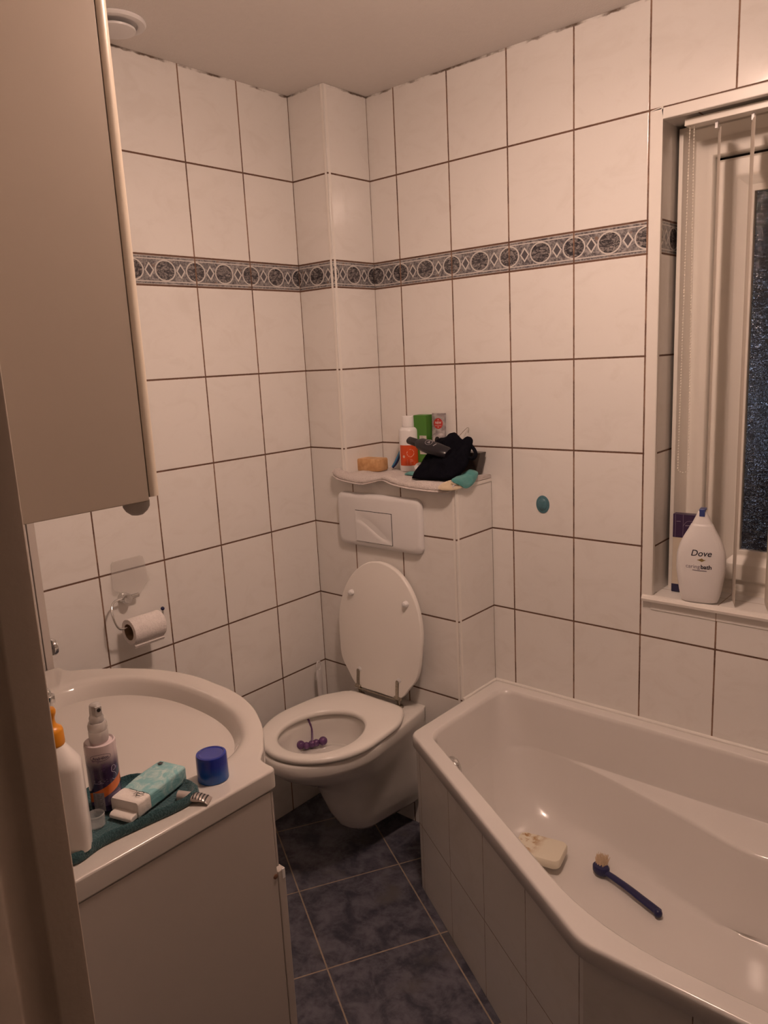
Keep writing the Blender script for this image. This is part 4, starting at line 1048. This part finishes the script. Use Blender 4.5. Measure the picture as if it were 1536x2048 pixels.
# ================================================================== WINDOW SILL
dv = thing('shower_bottle', (1.212,.045,.851), 'white bath lotion bottle with dark lettering and blue clip on the windowsill', 'bottle')
DVC = Vector((1.208,.0135,.8540)); fa = math.radians(-80)
dfx = Vector((-math.sin(fa), math.cos(fa), 0)); dfn = Vector((math.cos(fa), math.sin(fa), 0))
if dfx.x < 0: dfx = -dfx
dp = [(0,.038,.017),(.002,.043,.020),(.012,.047,.0225),(.029,.051,.024),(.064,.0565,.0255),(.090,.0600,.026),(.128,.0590,.0255),(.153,.0520,.024),(.175,.042,.0215),(.188,.0345,.0195),(.200,.0285,.0175),(.205,.0262,.0168),(.2055,.0250,.0160),(.216,.0200,.0148),(.230,.0138,.0130),(.2385,.0105,.0115),(.240,.0085,.0095)]
def dw(z):
    for (z0_,a0_,b0_),(z1_,a1_,b1_) in zip(dp, dp[1:]):
        if z <= z1_:
            k = (z-z0_)/(z1_-z0_); return a0_+(a1_-a0_)*k, b0_+(b1_-b0_)*k
    return dp[-1][1:]
fine = []
zs = [0,.002,.006,.012]+[.02+.0095*i for i in range(19)]+[.2005,.205,.2056]+[.209,.216,.223,.230,.2355,.2385,.240]
for z in zs:
    a_, b_ = dw(z); rg = []
    for k in range(48):
        t_ = 2*PI*k/48; cx_, sy2 = math.cos(t_), math.sin(t_); p_ = 2.5
        r = 1/(abs(cx_/a_)**p_+abs(sy2/b_)**p_)**(1/p_)
        rg.append(DVC+dfx*r*cx_+dfn*(-r*sy2)+Vector((0,0,z)))
    fine.append(rg)
MB().loft(fine).obj('body', plain('white_bottle_plastic', (.78,.75,.74), .33, .03, 20), dv, angle=70)
def ond(x, y):
    a_, b_ = dw(y); k = max(0.0, 1-abs(x/a_)**2.5)**(1/2.5)
    return DVC+dfx*x+dfn*(b_*k+.0004)+Vector((0,0,y))
inkd = plain('navy_ink', (.018,.016,.035), .45)
lm = MB(); text(lm, 'Dove', .0225, lambda x, y: ond(x+.003, y+.1335), shear=.22, bold=.00015); lm.obj('brand_print', inkd, dv, smooth=False)
lm = MB(); text(lm, 'bath', .0150, lambda x, y: ond(x+.0165, y+.0985), bold=.0004); lm.obj('bath_print', inkd, dv, smooth=False)
lm = MB(); text(lm, 'caring', .0145, lambda x, y: ond(x-.0155, y+.0985)); 
stroke(lm, [(-.016,.0895),(0,.0885),(.018,.0885)], .0020, ond); lm.obj('caring_print', plain('grey_violet_ink', (.20,.17,.22), .5), dv, smooth=False)
lm = MB(); decal(lm, [(-.0035,.1185),(-.0095,.1165),(-.004,.1150),(.003,.1120),(.0075,.1150),(.0125,.1172),(.0065,.1180),(.003,.1215)], lambda x, y: ond(x+.003, y)); lm.obj('bird_emblem', plain('gold_ink', (.28,.20,.07), .4), dv, smooth=False)
MB().box(-.0065,.0085,-.0125,.0135,.2395,.2460, Matrix.Translation(DVC) @ Matrix.Rotation(fa+PI/2, 4, 'Z')).box(-.0055,.0075,-.0142,-.0100,.2270,.2455, Matrix.Translation(DVC) @ Matrix.Rotation(fa+PI/2, 4, 'Z')).obj('blue_clip', plain('blue_clip', (.05,.075,.26), .3, .3, 150), dv, bevel=.001)
# purple and white carton behind it
cb2 = thing('purple_carton', (1.148,.085,.8515), 'purple and white carton standing behind the white bath lotion bottle', 'box')
mx_ = Matrix.Translation((1.148,.080,.8515)) @ Matrix.Rotation(math.radians(3), 4, 'Z')
MB().box(-.034,.036,-.011,.011,.0,.152,mx_).obj('carton_body', plain('cream_card', (.66,.58,.47), .5), cb2, bevel=.001)
MB().box(-.0345,.0365,-.0116,.0116,.152,.216,mx_).obj('purple_top', plain('purple_card', (.050,.024,.075), .4, .25, 90), cb2, bevel=.001)
MB().box(-.0347,-.006,-.0118,.0118,.0,.022,mx_).obj('navy_base', plain('navy_card', (.02,.018,.06), .4), cb2, bevel=.001)
lm = MB(); fq = lambda x, y: mx_ @ Vector((x, -.0120, y))
for x0_ in (-.028,-.008): stroke(lm, [(x0_,.153),(x0_+.0006,.18),(x0_,.215)], .0007, fq)
stroke(lm, [(p.x,p.y) for p in spline([(-.008,.184,0),(.002,.197,0),(.016,.199,0),(.024,.196,0)], 5)], .0008, fq)
stroke(lm, [(-.002,.186),(.006,.1866),(.014,.187)], .0022, fq); stroke(lm, [(.006,.176),(.012,.176),(.018,.1765)], .001, fq); stroke(lm, [(-.025,.196),(-.019,.1965),(-.014,.1965)], .0012, fq)
lm.obj('carton_print', plain('lilac_ink', (.36,.30,.38), .5), cb2, smooth=False)

# ================================================================== VERTICAL BLIND
vb = thing('vertical_blind', (1.56,.03,2.03), 'open vertical blind of thin pale slats hanging in the window recess', 'blind')
MB().box(1.131,1.99,.028,.066,2.0185,2.0345).obj('headrail', M['upvc'], vb, bevel=.0015)
t = NT('pale_slat'); po = t.pos()[0]
t.set(col=t.mix(t.noise(t.mapping(po, scale=(1,1,.1)), 200, 2), (.70,.63,.55), (.78,.71,.63)), rough=.6, trans=.2, alpha=.9); M['slat'] = t.m
for i, x in enumerate((1.200, 1.280, 1.3585, 1.437, 1.515, 1.594, 1.672, 1.751, 1.829, 1.908)):
    an = math.atan2(.035+1.943, x-1.85)+math.radians(5.5)     # nearly edge-on
    d_ = Vector((math.cos(an), math.sin(an), 0)); n_ = Vector((-d_.y, d_.x, 0)); c_ = Vector((x,.047 if i else .066,0)); rg = []
    hw_ = .040 if i else .028; pr = [(-hw_,0),(-hw_/2,.0013),(0,.0018),(hw_/2,.0013),(hw_,0)]
    loop = [c_+d_*a_+n_*b_ for a_, b_ in pr]+[c_+d_*a_+n_*(b_-.0007) for a_, b_ in reversed(pr)]
    sl = MB().loft([[(p.x,p.y,.8600) for p in loop],[(p.x,p.y,2.004) for p in loop]]).obj('slat', M['slat'], vb)
    MB().box(x-.003,x+.003,.043,.051,2.003,2.0195).obj('slat_hook', M['whiteplastic'], sl)
bm_ = bmesh.new(); bmesh.ops.create_icosphere(bm_, subdivisions=1, radius=.0021); iv = [v.co.copy() for v in bm_.verts]; jf = [tuple(v.index for v in f.verts) for f in bm_.faces]; bm_.free()
ch = MB()
def beads(x0, z0_, x1, z1_, y):
    n = int(math.hypot(x1-x0, z1_-z0_)/.0072)
    for k in range(n+1):
        c_ = Vector((x0+(x1-x0)*k/n, y, z0_+(z1_-z0_)*k/n)); ch.add([c_+v for v in iv], jf)
    ch.tube([(x0,y,z0_),(x1,y,z1_)], .0006, 5)
beads(1.1400,2.017,1.1330,1.195,.040); beads(1.1500,2.017,1.1600,1.195,.040)
for k in range(7):
    a_ = PI+PI*k/6; c_ = Vector((1.1465+.0135*math.cos(a_), .040, 1.195+.011*math.sin(a_))); ch.add([c_+v for v in iv], jf)
cho = ch.obj('bead_chain', M['crystal'] if False else plain('bead_plastic', (.80,.74,.66), .25), vb)
